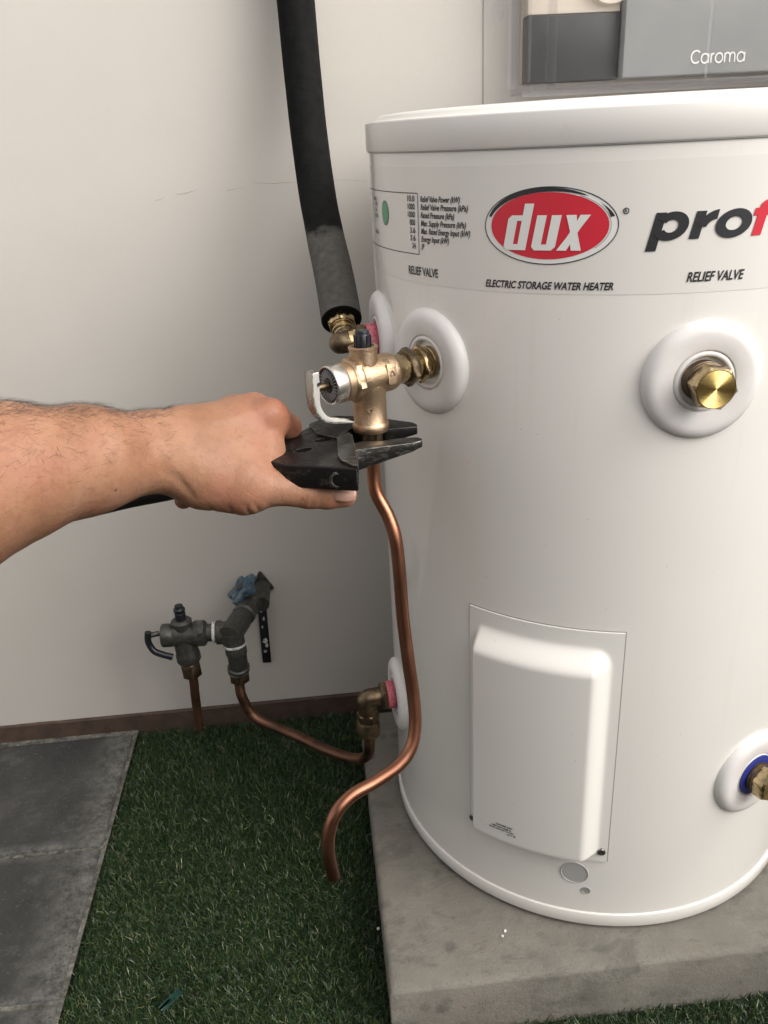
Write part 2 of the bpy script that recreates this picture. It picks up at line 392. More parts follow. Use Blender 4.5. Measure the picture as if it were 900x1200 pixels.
def extr(poly, z0, z1):
    n = len(poly)
    v = [(x,y,z0) for x,y in poly] + [(x,y,z1) for x,y in poly]
    f = [tuple(range(n))[::-1], tuple(range(n, 2*n))] + [(i, (i+1)%n, n+(i+1)%n, n+i) for i in range(n)]
    return (v, f)
def extr_f(poly, zb, z1):
    n = len(poly)
    v = [(x,y,zb(x,y)) for x,y in poly] + [(x,y,z1) for x,y in poly]
    f = [tuple(range(n))[::-1], tuple(range(n, 2*n))] + [(i, (i+1)%n, n+(i+1)%n, n+i) for i in range(n)]
    return (v, f)
def text_geo(txt, size=1., shear=0., offset=0., width=None, spacing=1.):
    """mesh of a line of lettering, left-aligned on x=0, baseline y=0; width rescales x"""
    cu = bpy.data.curves.new('t', 'FONT'); cu.body = txt; cu.size = size; cu.shear = shear
    cu.offset = offset; cu.space_character = spacing; cu.resolution_u = 6; cu.fill_mode = 'FRONT'
    o = bpy.data.objects.new('t', cu); COL.objects.link(o)
    dg = bpy.context.evaluated_depsgraph_get(); me = bpy.data.meshes.new_from_object(o.evaluated_get(dg))
    v = [tuple(x.co) for x in me.vertices]; f = [tuple(p.vertices) for p in me.polygons]
    bpy.data.objects.remove(o, do_unlink=True); bpy.data.meshes.remove(me); bpy.data.curves.remove(cu)
    if v:
        x0 = min(a[0] for a in v); x1 = max(a[0] for a in v)
        k = width/(x1-x0) if width else 1.
        v = [((a[0]-x0)*k, a[1], 0.) for a in v]
    return (v, f)

# ================================================================== SETTING
GZ = -0.070         # turf backing height; the pad top is z = 0
PI = math.pi
setting(obj('ground', [(-40,-40,GZ-.02),(40,-40,GZ-.02),(40,40,GZ-.02),(-40,40,GZ-.02)], [(0,1,2,3)], 'yard'))
# unseen timber fences, added behind and to the right to block low light
def fence(name, label, p0, p1, h_):
    t_ = thing(name, label, 'fence', (p0[0], p0[1], GZ)); d_ = V((p1[0]-p0[0], p1[1]-p0[1], 0)); L = d_.length; d_.normalize()
    a_ = math.atan2(d_.y, d_.x); t_.rotation_euler = (0,0,a_)
    x_ = 0
    while x_ < L:
        obj('shade_fence_board', *box(x_, x_+.142, -.011, .011, .03, h_+.004*math.sin(x_*40)), 'cream_timber', t_); x_ += .147
    for x_ in np.arange(0, L, 2.4): obj('shade_fence_post', *box(x_, x_+.09, -.10, -.012, 0, h_-.05), 'cream_timber', t_)

fence('shade_fence', 'unseen low brown timber fence added to the right to shade the foot of the heater', (2.0,-2.2), (2.0,.25), 1.25)  # added out of view, keeps low light off the tank's foot
fence('shade_fence', 'unseen brown timber fence added behind the crouching person to dim light from the front', (-4.2,-2.3), (1.6,-2.3), 1.2)  # added behind the camera, darkens what the tank's front receives
# house wall with its footing strip and the sealed sheet joint
WY = .26
wall = thing('house_wall', 'pale rendered house wall behind the water heater, with a brown footing strip', 'wall', (0, WY, 0))
gv, gf = [], []
obj('wall_face', *box(-3.2, 2.6, 0, .12, -.032, 2.7), 'wall', wall)
obj('cover_strip', *box(-.0770,.42,-.0022,-.0003,-.028,2.69), 'wall', wall, bevel=.0008)
nx = 260
top = []
for i in range(nx+1):
    x = -3.2 + 5.8*i/nx
    z = -.0335 + .0014*mnoise.noise(V((x*9,0,3))) + .0008*mnoise.noise(V((x*47,2,3)))
    if x < -.745: z += .0012
    top.append((x, z))
v = []; f = []
for x, z in top: v += [(x,-.004,GZ-.02),(x,-.004,z-.001),(x,-.0015,z+.0006),(x,.06,z+.0006)]
for i in range(nx):
    for k in range(3): a = i*4+k; f.append((a, a+4, a+5, a+1))
obj('footing_strip', v, f, 'footing', wall)
# sealed joint, a faint uneven ridge
for (xa, za), (xb, zb), st_r in (((-.4759,.708),(-.4638,.7105),.35), ((-.4515,.7131),(-.4237,.718),.8), ((-.3903,.7147),(-.3695,.7175),.55), ((-.3572,.721),(-.306,.720),.7), ((-.270,.7192),(-.2199,.7181),.3)):
    v, f = [], []; nj = 60
    for i in range(nj+1):
        t = i/nj; x = xa+(xb-xa)*t
        zc = za+(zb-za)*t + .0018*mnoise.noise(V((x*38,5,0))) + .0007*mnoise.noise(V((x*150,8,0)))
        am = st_r*min(1, 4*t, 4*(1-t))*(.55+.9*mnoise.noise(V((x*60,1,7)))); am = max(.04, am)
        hgt = .0007*am; wd = .0006+.0022*am
        v += [(x,.0002,zc-wd),(x,-hgt,zc-wd*.2),(x,-hgt*.6,zc+wd*.4),(x,.0002,zc+wd*.7)]
    for i in range(nj):
        for k in range(3): a = i*4+k; f.append((a, a+4, a+5, a+1))
    obj('joint_ridge', v, f, 'joint', wall)


# concrete pad
def slab(name, x0,x1,y0,y1,z0,z1, n_x, n_y, jit, mat, parent=None, seed=0, edge=.004):
    """slab with a finely uneven top and worn arrises"""
    xs = sorted(set([x0, x0+edge*.35, x0+edge] + list(np.linspace(x0+edge, x1-edge, n_x)) + [x1-edge, x1-edge*.35, x1]))
    ys = sorted(set([y0, y0+edge*.35, y0+edge] + list(np.linspace(y0+edge, y1-edge, n_y)) + [y1-edge, y1-edge*.35, y1]))
    v, f = [], []
    for j, y in enumerate(ys):
        for i, x in enumerate(xs):
            d = min(x-x0, x1-x, y-y0, y1-y)
            dz = 0 if d >= edge else edge*(1-math.sqrt(max(0, 1-(1-d/edge)**2)))*(.7+.5*mnoise.noise(V((x*30,y*30,seed))))
            q = jit*(mnoise.noise(V((x*14,y*14,seed)))*1.2 + .5*mnoise.noise(V((x*60,y*60,seed+3))))
            e = jit*1.3*mnoise.noise(V((x*40,y*40,seed+9)))
            v.append((x+(e if i in (0,1,len(xs)-1,len(xs)-2) else 0), y+(e if j in (0,1,len(ys)-1,len(ys)-2) else 0), z1-dz+q))
    W_ = len(xs); H_ = len(ys)
    for j in range(H_-1):
        for i in range(W_-1): a = j*W_+i; f.append((a, a+1, a+W_+1, a+W_))
    ring = [i for i in range(W_)] + [j*W_+W_-1 for j in range(1, H_)] + [(H_-1)*W_+i for i in range(W_-2, -1, -1)] + [j*W_ for j in range(H_-2, 0, -1)]
    n0 = len(v)
    for a in ring: v.append((v[a][0], v[a][1], z0))
    m = len(ring)
    for k in range(m): f.append((ring[k], n0+k, n0+(k+1)%m, ring[(k+1)%m]))
    return obj(name, v, f, mat, parent, smooth=50)
PX0, PY0, PYB = -.277, -.276, .164
pad = slab('concrete_pad', PX0, .62, PY0, PYB, GZ-.015, 0, 120, 70, .0006, 'pad', seed=4, edge=.006)
setting(pad)

# turf
turf_base = setting(obj('turf_backing', [(-.621,-1.9,GZ),(3,-1.9,GZ),(3,.255,GZ),(-.621,.255,GZ)], [(0,1,2,3)], 'soil'))
def make_grass():
    cells = []
    def area(x0,x1,y0,y1,dens):
        n_ = int((x1-x0)*(y1-y0)*dens)
        return np.stack([rng.uniform(x0,x1,n_), rng.uniform(y0,y1,n_)], 1)
    pts = np.concatenate([area(-.6205,-.2775,-.42,.254,430000), area(-.279,.30,-.40,-.2765,300000), area(-.279,-.12,.165,.254,300000),
                          area(-.616,.6,-.75,-.42,60000), area(.3,.9,-.42,-.279,60000)])
    nb = len(pts)
    clump = np.array([mnoise.noise(V((x*60,y*60,0))) for x, y in pts[::1]]) if nb < 1 else None
    cx = np.sin(pts[:,0]*210+np.sin(pts[:,1]*160)*2)*np.cos(pts[:,1]*190+np.sin(pts[:,0]*130)*2)
    h = rng.uniform(.0055,.0115,nb)*(1+.15*cx)
    a = rng.uniform(0, 2*np.pi, nb); lean = rng.uniform(.2,2.0,nb)
    curl = a + rng.normal(0,1.1,nb)
    wd = .00024+.00045*rng.random(nb)**2
    wa = a + np.pi/2 + rng.normal(0,.5,nb)
    dx, dy = np.cos(a), np.sin(a); cxx, cyy = np.cos(curl), np.sin(curl); wx, wy = np.cos(wa)*wd, np.sin(wa)*wd
    base = np.stack([pts[:,0], pts[:,1], np.full(nb, GZ)], 1)
    up_ = np.stack([dx*np.sin(lean*.5), dy*np.sin(lean*.5), np.cos(lean*.5)], 1)*(h*.55)[:,None]
    up2 = np.stack([cxx*np.sin(lean), cyy*np.sin(lean), np.cos(lean)], 1)*(h*.65)[:,None]
    wv_ = np.stack([wx, wy, np.zeros(nb)], 1)
    p0, p1 = base-wv_, base+wv_; m = base+up_; p2, p3 = m-wv_, m+wv_; t = m+up2; p4, p5 = t-wv_*.35, t+wv_*.35
    vv = np.stack([p0,p1,p2,p3,p4,p5], 1).reshape(-1,3)
    # nothing grows through the pad or the paving
    k = np.arange(nb)*6
    quads = np.stack([np.stack([k,k+1,k+3,k+2],1), np.stack([k+2,k+3,k+5,k+4],1)],1).reshape(-1,4)
    me = bpy.data.meshes.new('turf_grass')
    me.vertices.add(len(vv)); me.vertices.foreach_set('co', vv.astype(np.float32).ravel())
    me.loops.add(quads.size); me.loops.foreach_set('vertex_index', quads.astype(np.int32).ravel())
    me.polygons.add(len(quads)); me.polygons.foreach_set('loop_start', (np.arange(len(quads))*4).astype(np.int32))
    me.update(calc_edges=True)
    tint = np.clip(rng.beta(1.6,3.2,nb)+.10*cx, 0, .92); dry = rng.random(nb) < .055; tint[dry] = rng.uniform(.9,1.,dry.sum())
    at2 = me.attributes.new('tint', 'FLOAT', 'POINT'); at2.data.foreach_set('value', np.repeat(tint,6).astype(np.float32))
    me.materials.append(MAT['grass'])
    o = bpy.data.objects.new('turf_grass', me); COL.objects.link(o)
    o['kind'] = 'stuff'; o['label'] = 'short dark green artificial turf between the pavers and the concrete pad'; o['category'] = 'grass'
make_grass()

# pavers
paving = thing('paving', '', '', (0,0,0)); del paving['label']; del paving['category']; setting(paving)
obj('joint_sand', [(-3,-2,-.0600),(-.6215,-2,-.0600),(-.6215,.2545,-.0600),(-3,.2545,-.0600)], [(0,1,2,3)], 'mortar', paving)
ys = [(.0195,.240),(-.195,.0115),(-.411,-.203),(-.627,-.419),(-.843,-.635)]
for r_, (a, b) in enumerate(ys):
    x1 = -.6270
    for c_ in range(4):
        L = .404 if c_ or r_ % 2 == 0 else .404
        slab('paver', x1-L, x1, a, b, -.12, -.055, 60 if c_ == 0 and r_ < 3 else 6, 36 if c_ == 0 and r_ < 3 else 5, .0004, 'paver', paving, seed=r_*7+c_, edge=.0045)
        x1 -= L+.007

# ================================================================== WATER HEATER
R0 = .235
heater = thing('water_heater', 'white cylindrical electric storage water heater standing on the concrete pad', 'water heater')
H_LID = .7535
prof = [(.228,.004),(R0+.0012,.004),(R0+.0022,.006),(R0+.0022,.0185),(R0+.0016,.0200),(R0-.0004,.0206),(R0,.0215)]
obj('base_ring', *lathe(prof, 256, False), 'tank', heater)
zs = np.linspace(.0215, H_LID-.002, 60)
obj('tank_shell', *lathe([(R0, z) for z in zs], 256, False), 'tank', heater)
lp = [(R0-.004,H_LID-.001),(R0+.0014,H_LID-.001),(R0+.0022,H_LID+.0003),(R0+.0022,H_LID+.0210),(R0+.0019,H_LID+.0220),(R0+.0010,H_LID+.0226),
      (R0-.003,H_LID+.0231),(R0-.0065,H_LID+.0234),(R0-.0085,H_LID+.0258),(R0-.012,H_LID+.0280),(R0-.020,H_LID+.0289),(R0-.06,H_LID+.0296),(R0-.12,H_LID+.0300),(.001,H_LID+.0302)]
obj('lid', *lathe(lp, 256, True), 'lid', heater, smooth=50)
obj('lid_seam', *lathe([(R0+.0004,H_LID-.0022),(R0+.0012,H_LID-.0018),(R0+.0012,H_LID-.0004)], 200, False), 'ink_grey', heater)

def wrap(g, a0, z0, lift=.0005, r=R0):
    """lay flat (x, y) geometry round the tank, x to the viewer's right from angle a0 (degrees)"""
    a0 = math.radians(a0)
    return ([((r+lift)*math.cos(a0+x/r), (r+lift)*math.sin(a0+x/r), z0+y) for x, y, *_ in g[0]], g[1])
def print_on(name, g, a0, z0, mat, lift=.0005, label=None, parent=heater):
    vv, ff = wrap(g, a0, z0, lift); o = obj(name, vv, ff, mat, parent, smooth=180)
    if label: o['label'] = label
    return o
def patch(w_, h_, nx=24, ny=1):
    v = [(w_*i/nx, h_*j/ny, 0) for j in range(ny+1) for i in range(nx+1)]
    return (v, [(j*(nx+1)+i, j*(nx+1)+i+1, (j+1)*(nx+1)+i+1, (j+1)*(nx+1)+i) for j in range(ny) for i in range(nx)])
def ang(old): return old-19.8
FRONT = -120.5
# label band
print_on('label_band', patch(.62, .0905, 120), -183, .6505, 'sticker', .0002)
# specification table
def ring_line(pts, w_=.0006):
    """thin polyline as quads in the flat plane"""
    g = G()
    for (x0,y0),(x1,y1) in zip(pts, pts[1:]):
        L = math.hypot(x1-x0, y1-y0); nx_, ny_ = -(y1-y0)/L*w_/2, (x1-x0)/L*w_/2
        k = max(1, int(L/.006))
        for i in range(k):
            a, b = i/k, (i+1)/k
            xa, ya, xb, yb = x0+(x1-x0)*a, y0+(y1-y0)*a, x0+(x1-x0)*b, y0+(y1-y0)*b
            merge(g, ([(xa+nx_,ya+ny_,0),(xb+nx_,yb+ny_,0),(xb-nx_,yb-ny_,0),(xa-nx_,ya-ny_,0)], [(0,1,2,3)]))
    return g
A_TAB = ang(-131.4)      # right edge of the table
print_on('table_border', ring_line([(-.13,.0475),(0,.0475),(0,0),(-.13,0)], .0007), A_TAB, .6738, 'ink', .0006)
for i, (num, txt) in enumerate([('10.0','Relief Valve Power (kW)'),('1000','Relief Valve Pressure (kPa)'),('1000','Rated Pressure (kPa)'),
        ('800','Max. Supply Pressure (kPa)'),('3.6','Max. Rated Energy Input (kW)'),('3.6','Energy Input (kW)'),('34','IP')]):
    z = .6738+.0412-i*.00615
    wd = len(txt)*.00195
    g = text_geo(txt, .0062, .25, .00016, wd)
    print_on('printed_line', g, A_TAB+math.degrees(.0035/R0), z, 'ink', .0006)
    g = text_geo(num, .0064, 0, .00012, len(num)*.0026)
    wx = len(num)*.0026
    print_on('printed_number', g, A_TAB-math.degrees((.0045+wx)/R0), z, 'ink', .0006)
for i, (txt, z) in enumerate([('Model 50 L', .714), ('Made in Australia', .706), ('AS 1056', .698), ('No. 0', .683)]):
    pass
# green disc sticker of the table
v = [(0,0,0)]+[(.0078*math.cos(a),.0098*math.sin(a),0) for a in np.linspace(0,2*PI,37)[:-1]]
print_on('green_seal', (v, [(0,1+i,1+(i+1)%36) for i in range(36)]), ang(-145.9), .7035, 'ink_green', .0006)
gs = ring_line([(.0080*math.cos(a),.0100*math.sin(a)) for a in np.linspace(0,2*PI,37)], .0005)
print_on('seal_outline', gs, ang(-145.9), .7035, 'ink', .0007)
for i,(dx,dz,wd,hh) in enumerate([(-.013,.0380,.010,.0016),(-.013,.0355,.012,.0016),(-.009,.0315,.006,.0016),(-.013,.0285,.008,.0014),(-.011,.0115,.013,.0016),(-.016,.0085,.014,.0014)]):
    pass
for z, t in ((.7125,'MODEL'),(.7085,'45S1'),(.7035,'kPa'),(.6985,'LITRES'),(.6845,'SERIAL'),):
    print_on('printed_line', text_geo(t, .0042, 0, .00006, len(t)*.0024), ang(-153.6)+(-1.2 if len(t) > 4 else 0), z, 'ink', .0006)
# RELIEF VALVE captions
for a0, sh in ((ang(-135.4), .0), (ang(-77.2), .25)):
    print_on('caption', text_geo('RELIEF VALVE', .0096, sh if sh else .0, .00022, .0400 if sh == 0 else .0420), a0, .6570 if sh == 0 else .6585, 'ink', .0006)
# heading
print_on('caption', text_geo('ELECTRIC STORAGE WATER HEATER', .0076, .25, .00022, .0990), ang(-113.75), .6540, 'ink', .0006)
# oval badge
def ell(cx, cy, a, b, n_=72, a0=0, a1=2*PI): return [(cx+a*math.cos(t), cy+b*math.sin(t)) for t in np.linspace(a0, a1, n_)]
AB = ang(-101.6); ZB = .6990; EA, EB = .0500, .0268
def fan(pts):
    """fill a convex outline in columns so that it follows the tank"""
    xs = np.linspace(min(p[0] for p in pts), max(p[0] for p in pts), 29)
    return pts
def disc(a, b, cx=0, cy=0, cols=28):
    v, f = [], []
    for i in range(cols+1):
        t = PI - PI*i/cols; x = cx+a*math.cos(t); h = b*math.sin(t)
        v += [(x, cy-h, 0), (x, cy+h, 0)]
    for i in range(cols): f.append((2*i, 2*i+2, 2*i+3, 2*i+1))
    return (v, f)
print_on('badge_outline', ring_line(ell(0,0,EA,EB), .0007), AB, ZB, 'ink', .0007)
print_on('badge_field', disc(EA*.885, EB*.87, -.0005), AB, ZB, 'ink_red', .0007)
print_on('badge_silver', disc(EA*.995, EB*.99), AB, ZB, 'ink_white', .0005)
def band(t0, t1, wfun, n_=40, oa=EA*.945, ob=EB*.935):
    v, f = [], []
    for i in range(n_+1):
        s = i/n_; t = t0+(t1-t0)*s; w2 = wfun(s)
        v += [((oa+w2)*math.cos(t), (ob+w2)*math.sin(t), 0), ((oa-w2)*math.cos(t), (ob-w2)*math.sin(t), 0)]
    for i in range(n_): f.append((2*i, 2*i+2, 2*i+3, 2*i+1))
    return (v, f)
print_on('badge_swoosh', band(math.radians(165), math.radians(52), lambda s: .0016*math.sin(PI*min(1, s*.9+.12))**.5 if s < 1 else 0), AB, ZB, 'ink', .0009)
print_on('badge_swoosh', band(math.radians(14), math.radians(40), lambda s: .0015*(1-s)**1.3), AB, ZB, 'ink', .0009)
print_on('badge_swoosh', ring_line([(EA*.895*math.cos(t)+.0003, EB*.88*math.sin(t)) for t in np.linspace(math.radians(-40), math.radians(60), 30)], .0004), AB, ZB, 'ink_grey', .0009)
def sh(x, y): return (x + y*.19, y)
def glyph(polys):
    g = G()
    for P in polys: merge(g, ([(*sh(x, y), 0) for x, y in P], [tuple(range(len(P)))]))
    return g
u = .001
q = lambda L: [(x*u*1.36, y*u*1.42) for x, y in L]
# d u x as bold italic shapes (each stroke a convex piece; millimetres)
d_ = [q([(0,2),(1.6,0),(5,0),(5,3.2),(5,17),(1.8,17),(0,15)]), ]
logo = G()
def seg_box(x0,y0,x1,y1): return q([(x0,y0),(x1,y0),(x1,y1),(x0,y1)])
D = [q([(0,1.8),(1.8,0),(5.4,0),(5.4,21.5-4.2),(1.8,17.3),(0,15.5)]), seg_box(5.3,0,8.0,3.0), seg_box(5.3,14.6,8.0,17.3), seg_box(8.0,0,13.2,23.0)]
U = [q([(16.2,1.8),(18,0),(21.4,0),(21.4,17.3),(16.2,17.3)]), seg_box(21.3,0,24.2,3.0), q([(24.2,0),(27.6,0),(29.4,1.8),(29.4,17.3),(24.2,17.3)])]
X = [q([(30.4,0),(35.8,0),(38.2,5.6),(40.9,11.2),(44.6,17.3),(39.2,17.3),(37.0,11.8),(34.3,6.2)]), q([(31.8,17.3),(37.2,17.3),(39.6,8.8),(43.6,0),(38.2,0),(36.4,5.6),(35.6,9.4)])]
# counters are left open by building d and u from strokes
print_on('brand_lettering', glyph(D+U+X), AB-math.degrees(.0345/R0), ZB-.0170, 'ink_white', .0011)
print_on('registered_mark', ring_line(ell(0,0,.0019,.0019,16), .0007), ang(-88.3), .7085, 'ink', .0007)
print_on('registered_mark', text_geo('R', .0030, 0, .0001), ang(-88.3)-.25, .7075, 'ink', .0007)
# range lettering "profl" + "o": black italic "pro", red "flo"
def sq(x0, y0, x1, y1): return ([(x0,y0,0),(x1,y0,0),(x1,y1,0),(x0,y1,0)], [(0,1,2,3)])
def ring(cx, cy, a, b, wx, wy, t0=0, t1=360, n_=44):
    v_, f_ = [], []
    for i in range(n_+1):
        t = math.radians(t0+(t1-t0)*i/n_); v_ += [(cx+a*math.cos(t), cy+b*math.sin(t), 0), (cx+(a-wx)*math.cos(t), cy+(b-wy)*math.sin(t), 0)]
    return (v_, [(2*i, 2*i+2, 2*i+3, 2*i+1) for i in range(n_)])
def slant(g, k=.23, s_=.001): return ([((x+y*k)*s_, y*s_, 0) for x, y, z in g[0]], g[1])
XH = 18.5
lp_ = merge(G(), sq(0,-7.5,7.2,XH)); ring_p = ring(14.0,XH/2,11.5,XH/2+.4,7.0,5.0)
A_PRO, Z_PRO = -104.1, .6880
print_on('range_lettering', slant(lp_), A_PRO, Z_PRO, 'ink', .0007)
print_on('range_lettering', slant(ring(12.8,XH/2,11.8,XH/2+.5,7.0,5.4,-150,150)), A_PRO, Z_PRO, 'ink', .0009)
lr = merge(G(), sq(27.6,0,34.6,XH))
print_on('range_lettering', slant(lr), A_PRO, Z_PRO, 'ink', .0007)
print_on('range_lettering', slant(ring(43.6,XH-12.3,12.6,12.9,6.0,6.4,92,168,16)), A_PRO, Z_PRO, 'ink', .0009)
print_on('range_lettering', slant(ring(56.6,XH/2,12.9,XH/2+.5,7.0,5.2)), A_PRO, Z_PRO, 'ink', .0009)
lf_ = merge(merge(G(), sq(72.6,0,79.6,XH+2.5)), sq(69.4,XH-5.2,84.2,XH))
print_on('range_lettering', slant(lf_), A_PRO, Z_PRO, 'ink_red', .0007, label='red lettering')
print_on('range_lettering', slant(ring(83.6,XH+1.0,11.0,5.6,7.0,4.6,92,182,16)), A_PRO, Z_PRO, 'ink_red', .0009, label='red lettering')
print_on('range_lettering', slant(merge(G(), sq(87.0,0,94.0,XH+6.6))), A_PRO, Z_PRO, 'ink_red', .0007, label='red lettering')
print_on('range_lettering', slant(ring(109.0,XH/2,12.9,XH/2+.5,7.0,5.2)), A_PRO, Z_PRO, 'ink_red', .0009, label='red lettering')

# access cover
def access_cover():
    a0, a1 = math.radians(ang(-117.7)), math.radians(ang(-82.6)); z0, z1 = .094, .3615
    Wd = (a1-a0)*R0; Ht = z1-z0; nx_, nz_ = 90, 120
    def ss(t): t = max(0, min(1, t)); return t*t*(3-2*t)
    def us(n_, a, b):
        return list(np.linspace(0,1,n_))
    v, f = [], []
    bx0, bx1, bz0, bz1 = .006, Wd-.0085, .004, Ht-.016
    for j in range(nz_+1):
        z = Ht*j/nz_
        for i in range(nx_+1):
            x = Wd*i/nx_
            tx = 1-max(0, min(1, min((x-bx0)/.0085, (bx1-x)/.0185))); tz = 1-max(0, min(1, min((z-bz0)/.0105, (bz1-z)/.0225)))
            t_ = 1-min(1, (tx**2.3+tz**2.3)**(1/2.3)); t_ = max(0, t_)
            h = .0165*ss(t_)**.85
            v.append(((R0+.0016+h)*math.cos(a0+x/R0), (R0+.0016+h)*math.sin(a0+x/R0), z0+z))
    W_ = nx_+1
    for j in range(nz_):
        for i in range(nx_): a = j*W_+i; f.append((a, a+1, a+W_+1, a+W_))
    ring = [i for i in range(W_)] + [j*W_+nx_ for j in range(1, nz_+1)] + [nz_*W_+i for i in range(nx_-1, -1, -1)] + [j*W_ for j in range(nz_-1, 0, -1)]
    n0 = len(v)
    for a in ring:
        p = V(v[a]); q_ = V((p.x, p.y, 0)).normalized()*(R0-.0005); v.append((q_.x, q_.y, p.z))
    m = len(ring)
    for k in range(m): f.append((ring[k], n0+k, n0+(k+1)%m, ring[(k+1)%m]))
    o = obj('access_cover', v, f, 'cover', heater, smooth=40)
    # fine shadow gap round the plate
    gl = ring_line([(-.0008,-.0008),(Wd+.0008,-.0008),(Wd+.0008,Ht+.0008),(-.0008,Ht+.0008),(-.0008,-.0008)], .0009)
    vv, ff = wrap(gl, math.degrees(a0), z0, .0003); obj('cover_gap', vv, ff, 'ink_grey', heater, smooth=180)
    for (xx, zz) in ((.0030,.008),(Wd-.0058,.0135)):
        aa = a0+xx/R0; d = V((math.cos(aa), math.sin(aa), 0))
        m_ = frame(d*(R0+.0014)+V((0,0,z0+zz)), d)
        g_ = lathe([(.0042,0),(.0042,.0009),(.0037,.0019),(.0015,.0023),(.0012,.0012),(.0001,.0012)], 20)
        g_ = merge(g_, box(-.0022,.0022,-.0004,.0004,.0012,.0022)); g_ = merge(g_, box(-.0004,.0004,-.0022,.0022,.0012,.00225))
        obj('screw', *g_, 'screw', o, m_)
    for i, (t, wd) in enumerate((('DANGER 240V', .0165),('Isolate power supply to', .019),('disconnecting before servicing', .0245),('cover 48', .0085))):
        g_ = text_geo(t, .0028, .0, .00012, wd); x_ = .0350 + (.004 if i == 0 else 0) + (.0150 if i == 3 else 0) - (.003 if i == 2 else 0)
        vv, ff = wrap(g_, math.degrees(a0)+math.degrees(x_/R0), z0+.0345-i*.0030, .0185+.0004)
        obj('warning_print', vv, ff, 'ink', o, smooth=180)
access_cover()
# round knock-out and small hole
for a_, z_, r_ in ((ang(-90), .0735, .0134), (ang(-87), .0510, .0042)):
    aa = math.radians(a_); d = V((math.cos(aa), math.sin(aa), 0))
    m_ = frame(d*(R0-.0002)+V((0,0,z_)), d)
    obj('knockout', *lathe([(r_,-.0030),(r_+.0006,.0008),(r_+.0001,.0011),(r_-.0006,.0008),(r_-.0008,.0005),(.0002,.0004)], 40), 'ink_grey' if r_ < .01 else 'knock', heater, m_)

# ports: grommet (escutcheon) and what is screwed in
def grommet(a_deg, z_, seal=None, r=.0460):
    aa = math.radians(a_deg); d = V((math.cos(aa), math.sin(aa), 0))
    m_ = frame(d*R0+V((0,0,z_)), d)
    p_ = [(r-.001,-.014),(r-.0002,-.004),(r,.000),(r-.0008,.0026),(r-.0028,.0048),(r-.0060,.0064),(r-.0100,.0070),(.0300,.0064),(.0252,.0058),(.0243,.0055),(.0240,.0038),(.0233,.0036),(.0229,.0050),(.0220,.0056),(.0203,.0056),(.0192,.0044),(.0186,-.004)]
    g_ = lathe(p_, 72, False)
    # bend the skirt to the tank
    gv = []
    for v_ in g_[0]:
        x_, y_, h_ = v_; horiz = y_                  # local y is horizontal along the tank
        sag = R0 - math.sqrt(max(0, R0*R0-horiz*horiz))
        k_ = 1. if h_ < .002 else max(0, 1-(h_-.002)/.012)*.6
        gv.append((x_, y_, h_-sag*(k_ if k_ > .25 else .25)))
    o = obj('grommet', gv, g_[1], 'grommet', heater, m_, smooth=50)
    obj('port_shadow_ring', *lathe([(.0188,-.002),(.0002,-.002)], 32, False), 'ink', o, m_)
    if seal == 'pink': obj('seal', *lathe([(.0130,-.001),(.0150,.004),(.0162,.0075),(.0164,.0120),(.0158,.0145),(.0120,.0148)], 32), seal, heater, m_)
    elif seal: obj('seal', *lathe([(.0120,.001),(.0195,.001),(.0222,.0052),(.0218,.0064),(.0150,.0068),(.0120,.0060)], 40), seal, heater, m_)
    return m_, d
A_REL, A_PLUG, A_OUT, A_DRN = -148.8, -92.3, -175.0, -66.2
ZT, ZL, ZC = .585, .177, .166
m_rel, d_rel = grommet(A_REL, ZT)
m_plug, d_plug = grommet(A_PLUG, ZT)
m_hot, d_hot = grommet(A_OUT, ZT, 'pink')
m_cold, d_cold = grommet(A_OUT, ZC, 'pink', .043)
m_drn, d_drn = grommet(A_DRN, ZL, 'blue_seal')
def plug(m_, rot):
    stub = lathe([(.0158,-.003),(.0158,.0062),(.0150,.0068),(.0150,.0078),(.0158,.0084),(.0158,.0100),(.0146,.0106),(.0146,.0130)], 40)
    obj('plug_thread', *stub, 'brass_dull', heater, m_)
    g_ = hexa(.0300, .0125, .0262, rot=rot)
    o = obj('brass_plug', *g_, 'brass', heater, m_, smooth=30)
    obj('plug_face', *lathe([(.0141,.0258),(.0141,.02655),(.0001,.02655)], 48), 'brass_face', o, None)
    fo = [c for c in o.children][0]; fo.matrix_parent_inverse = Matrix(); 
    # face centred on its own origin so the turning rings run round it
    fo.matrix_local = m_
plug(m_plug, .35); plug(m_drn, .1)

# ================================================================== RELIEF VALVE (upper left port)
Ppt = lambda s, t=0, z=0: d_rel*(R0+s) + V((d_rel.y*-1, d_rel.x, 0))*t + V((0,0,ZT+z))
rv = thing('relief_valve', 'brass temperature and pressure relief valve with silver easing lever, on the upper left port', 'valve')
ax = frame(Ppt(0), d_rel)
zup = V((0,0,1))
obj('threaded_tail', *lathe([(.0140,-.002),(.0140,.004),(.0133,.0045),(.0133,.0058),(.0140,.0062),(.0140,.0078),(.0133,.0082),(.0133,.0095)], 36), 'brass', rv, ax)
obj('hexagon', *hexa(.0285, .0085, .0150, rot=.2), 'brass', rv, ax)
obj('hexagon', *hexa(.0290, .0205, .0285, rot=.2), 'brass_dull', rv, ax)
obj('neck', *lathe([(.0120,.0145),(.0120,.021),(.0125,.0280),(.0125,.0400),(.0132,.0415)], 40), 'brass', rv, ax)
body = lathe([(.0125,.0395),(.0148,.0415),(.0157,.0440),(.0160,.0470),(.0160,.0620),(.0158,.0700),(.0160,.0740),(.0150,.0755),(.0148,.0768),(.0163,.0780),(.0166,.0800),(.0166,.0835),(.0160,.0850),(.0150,.0862),(.0150,.0905)], 56)
bo = obj('body', *body, 'brass_cast', rv, ax, smooth=45)
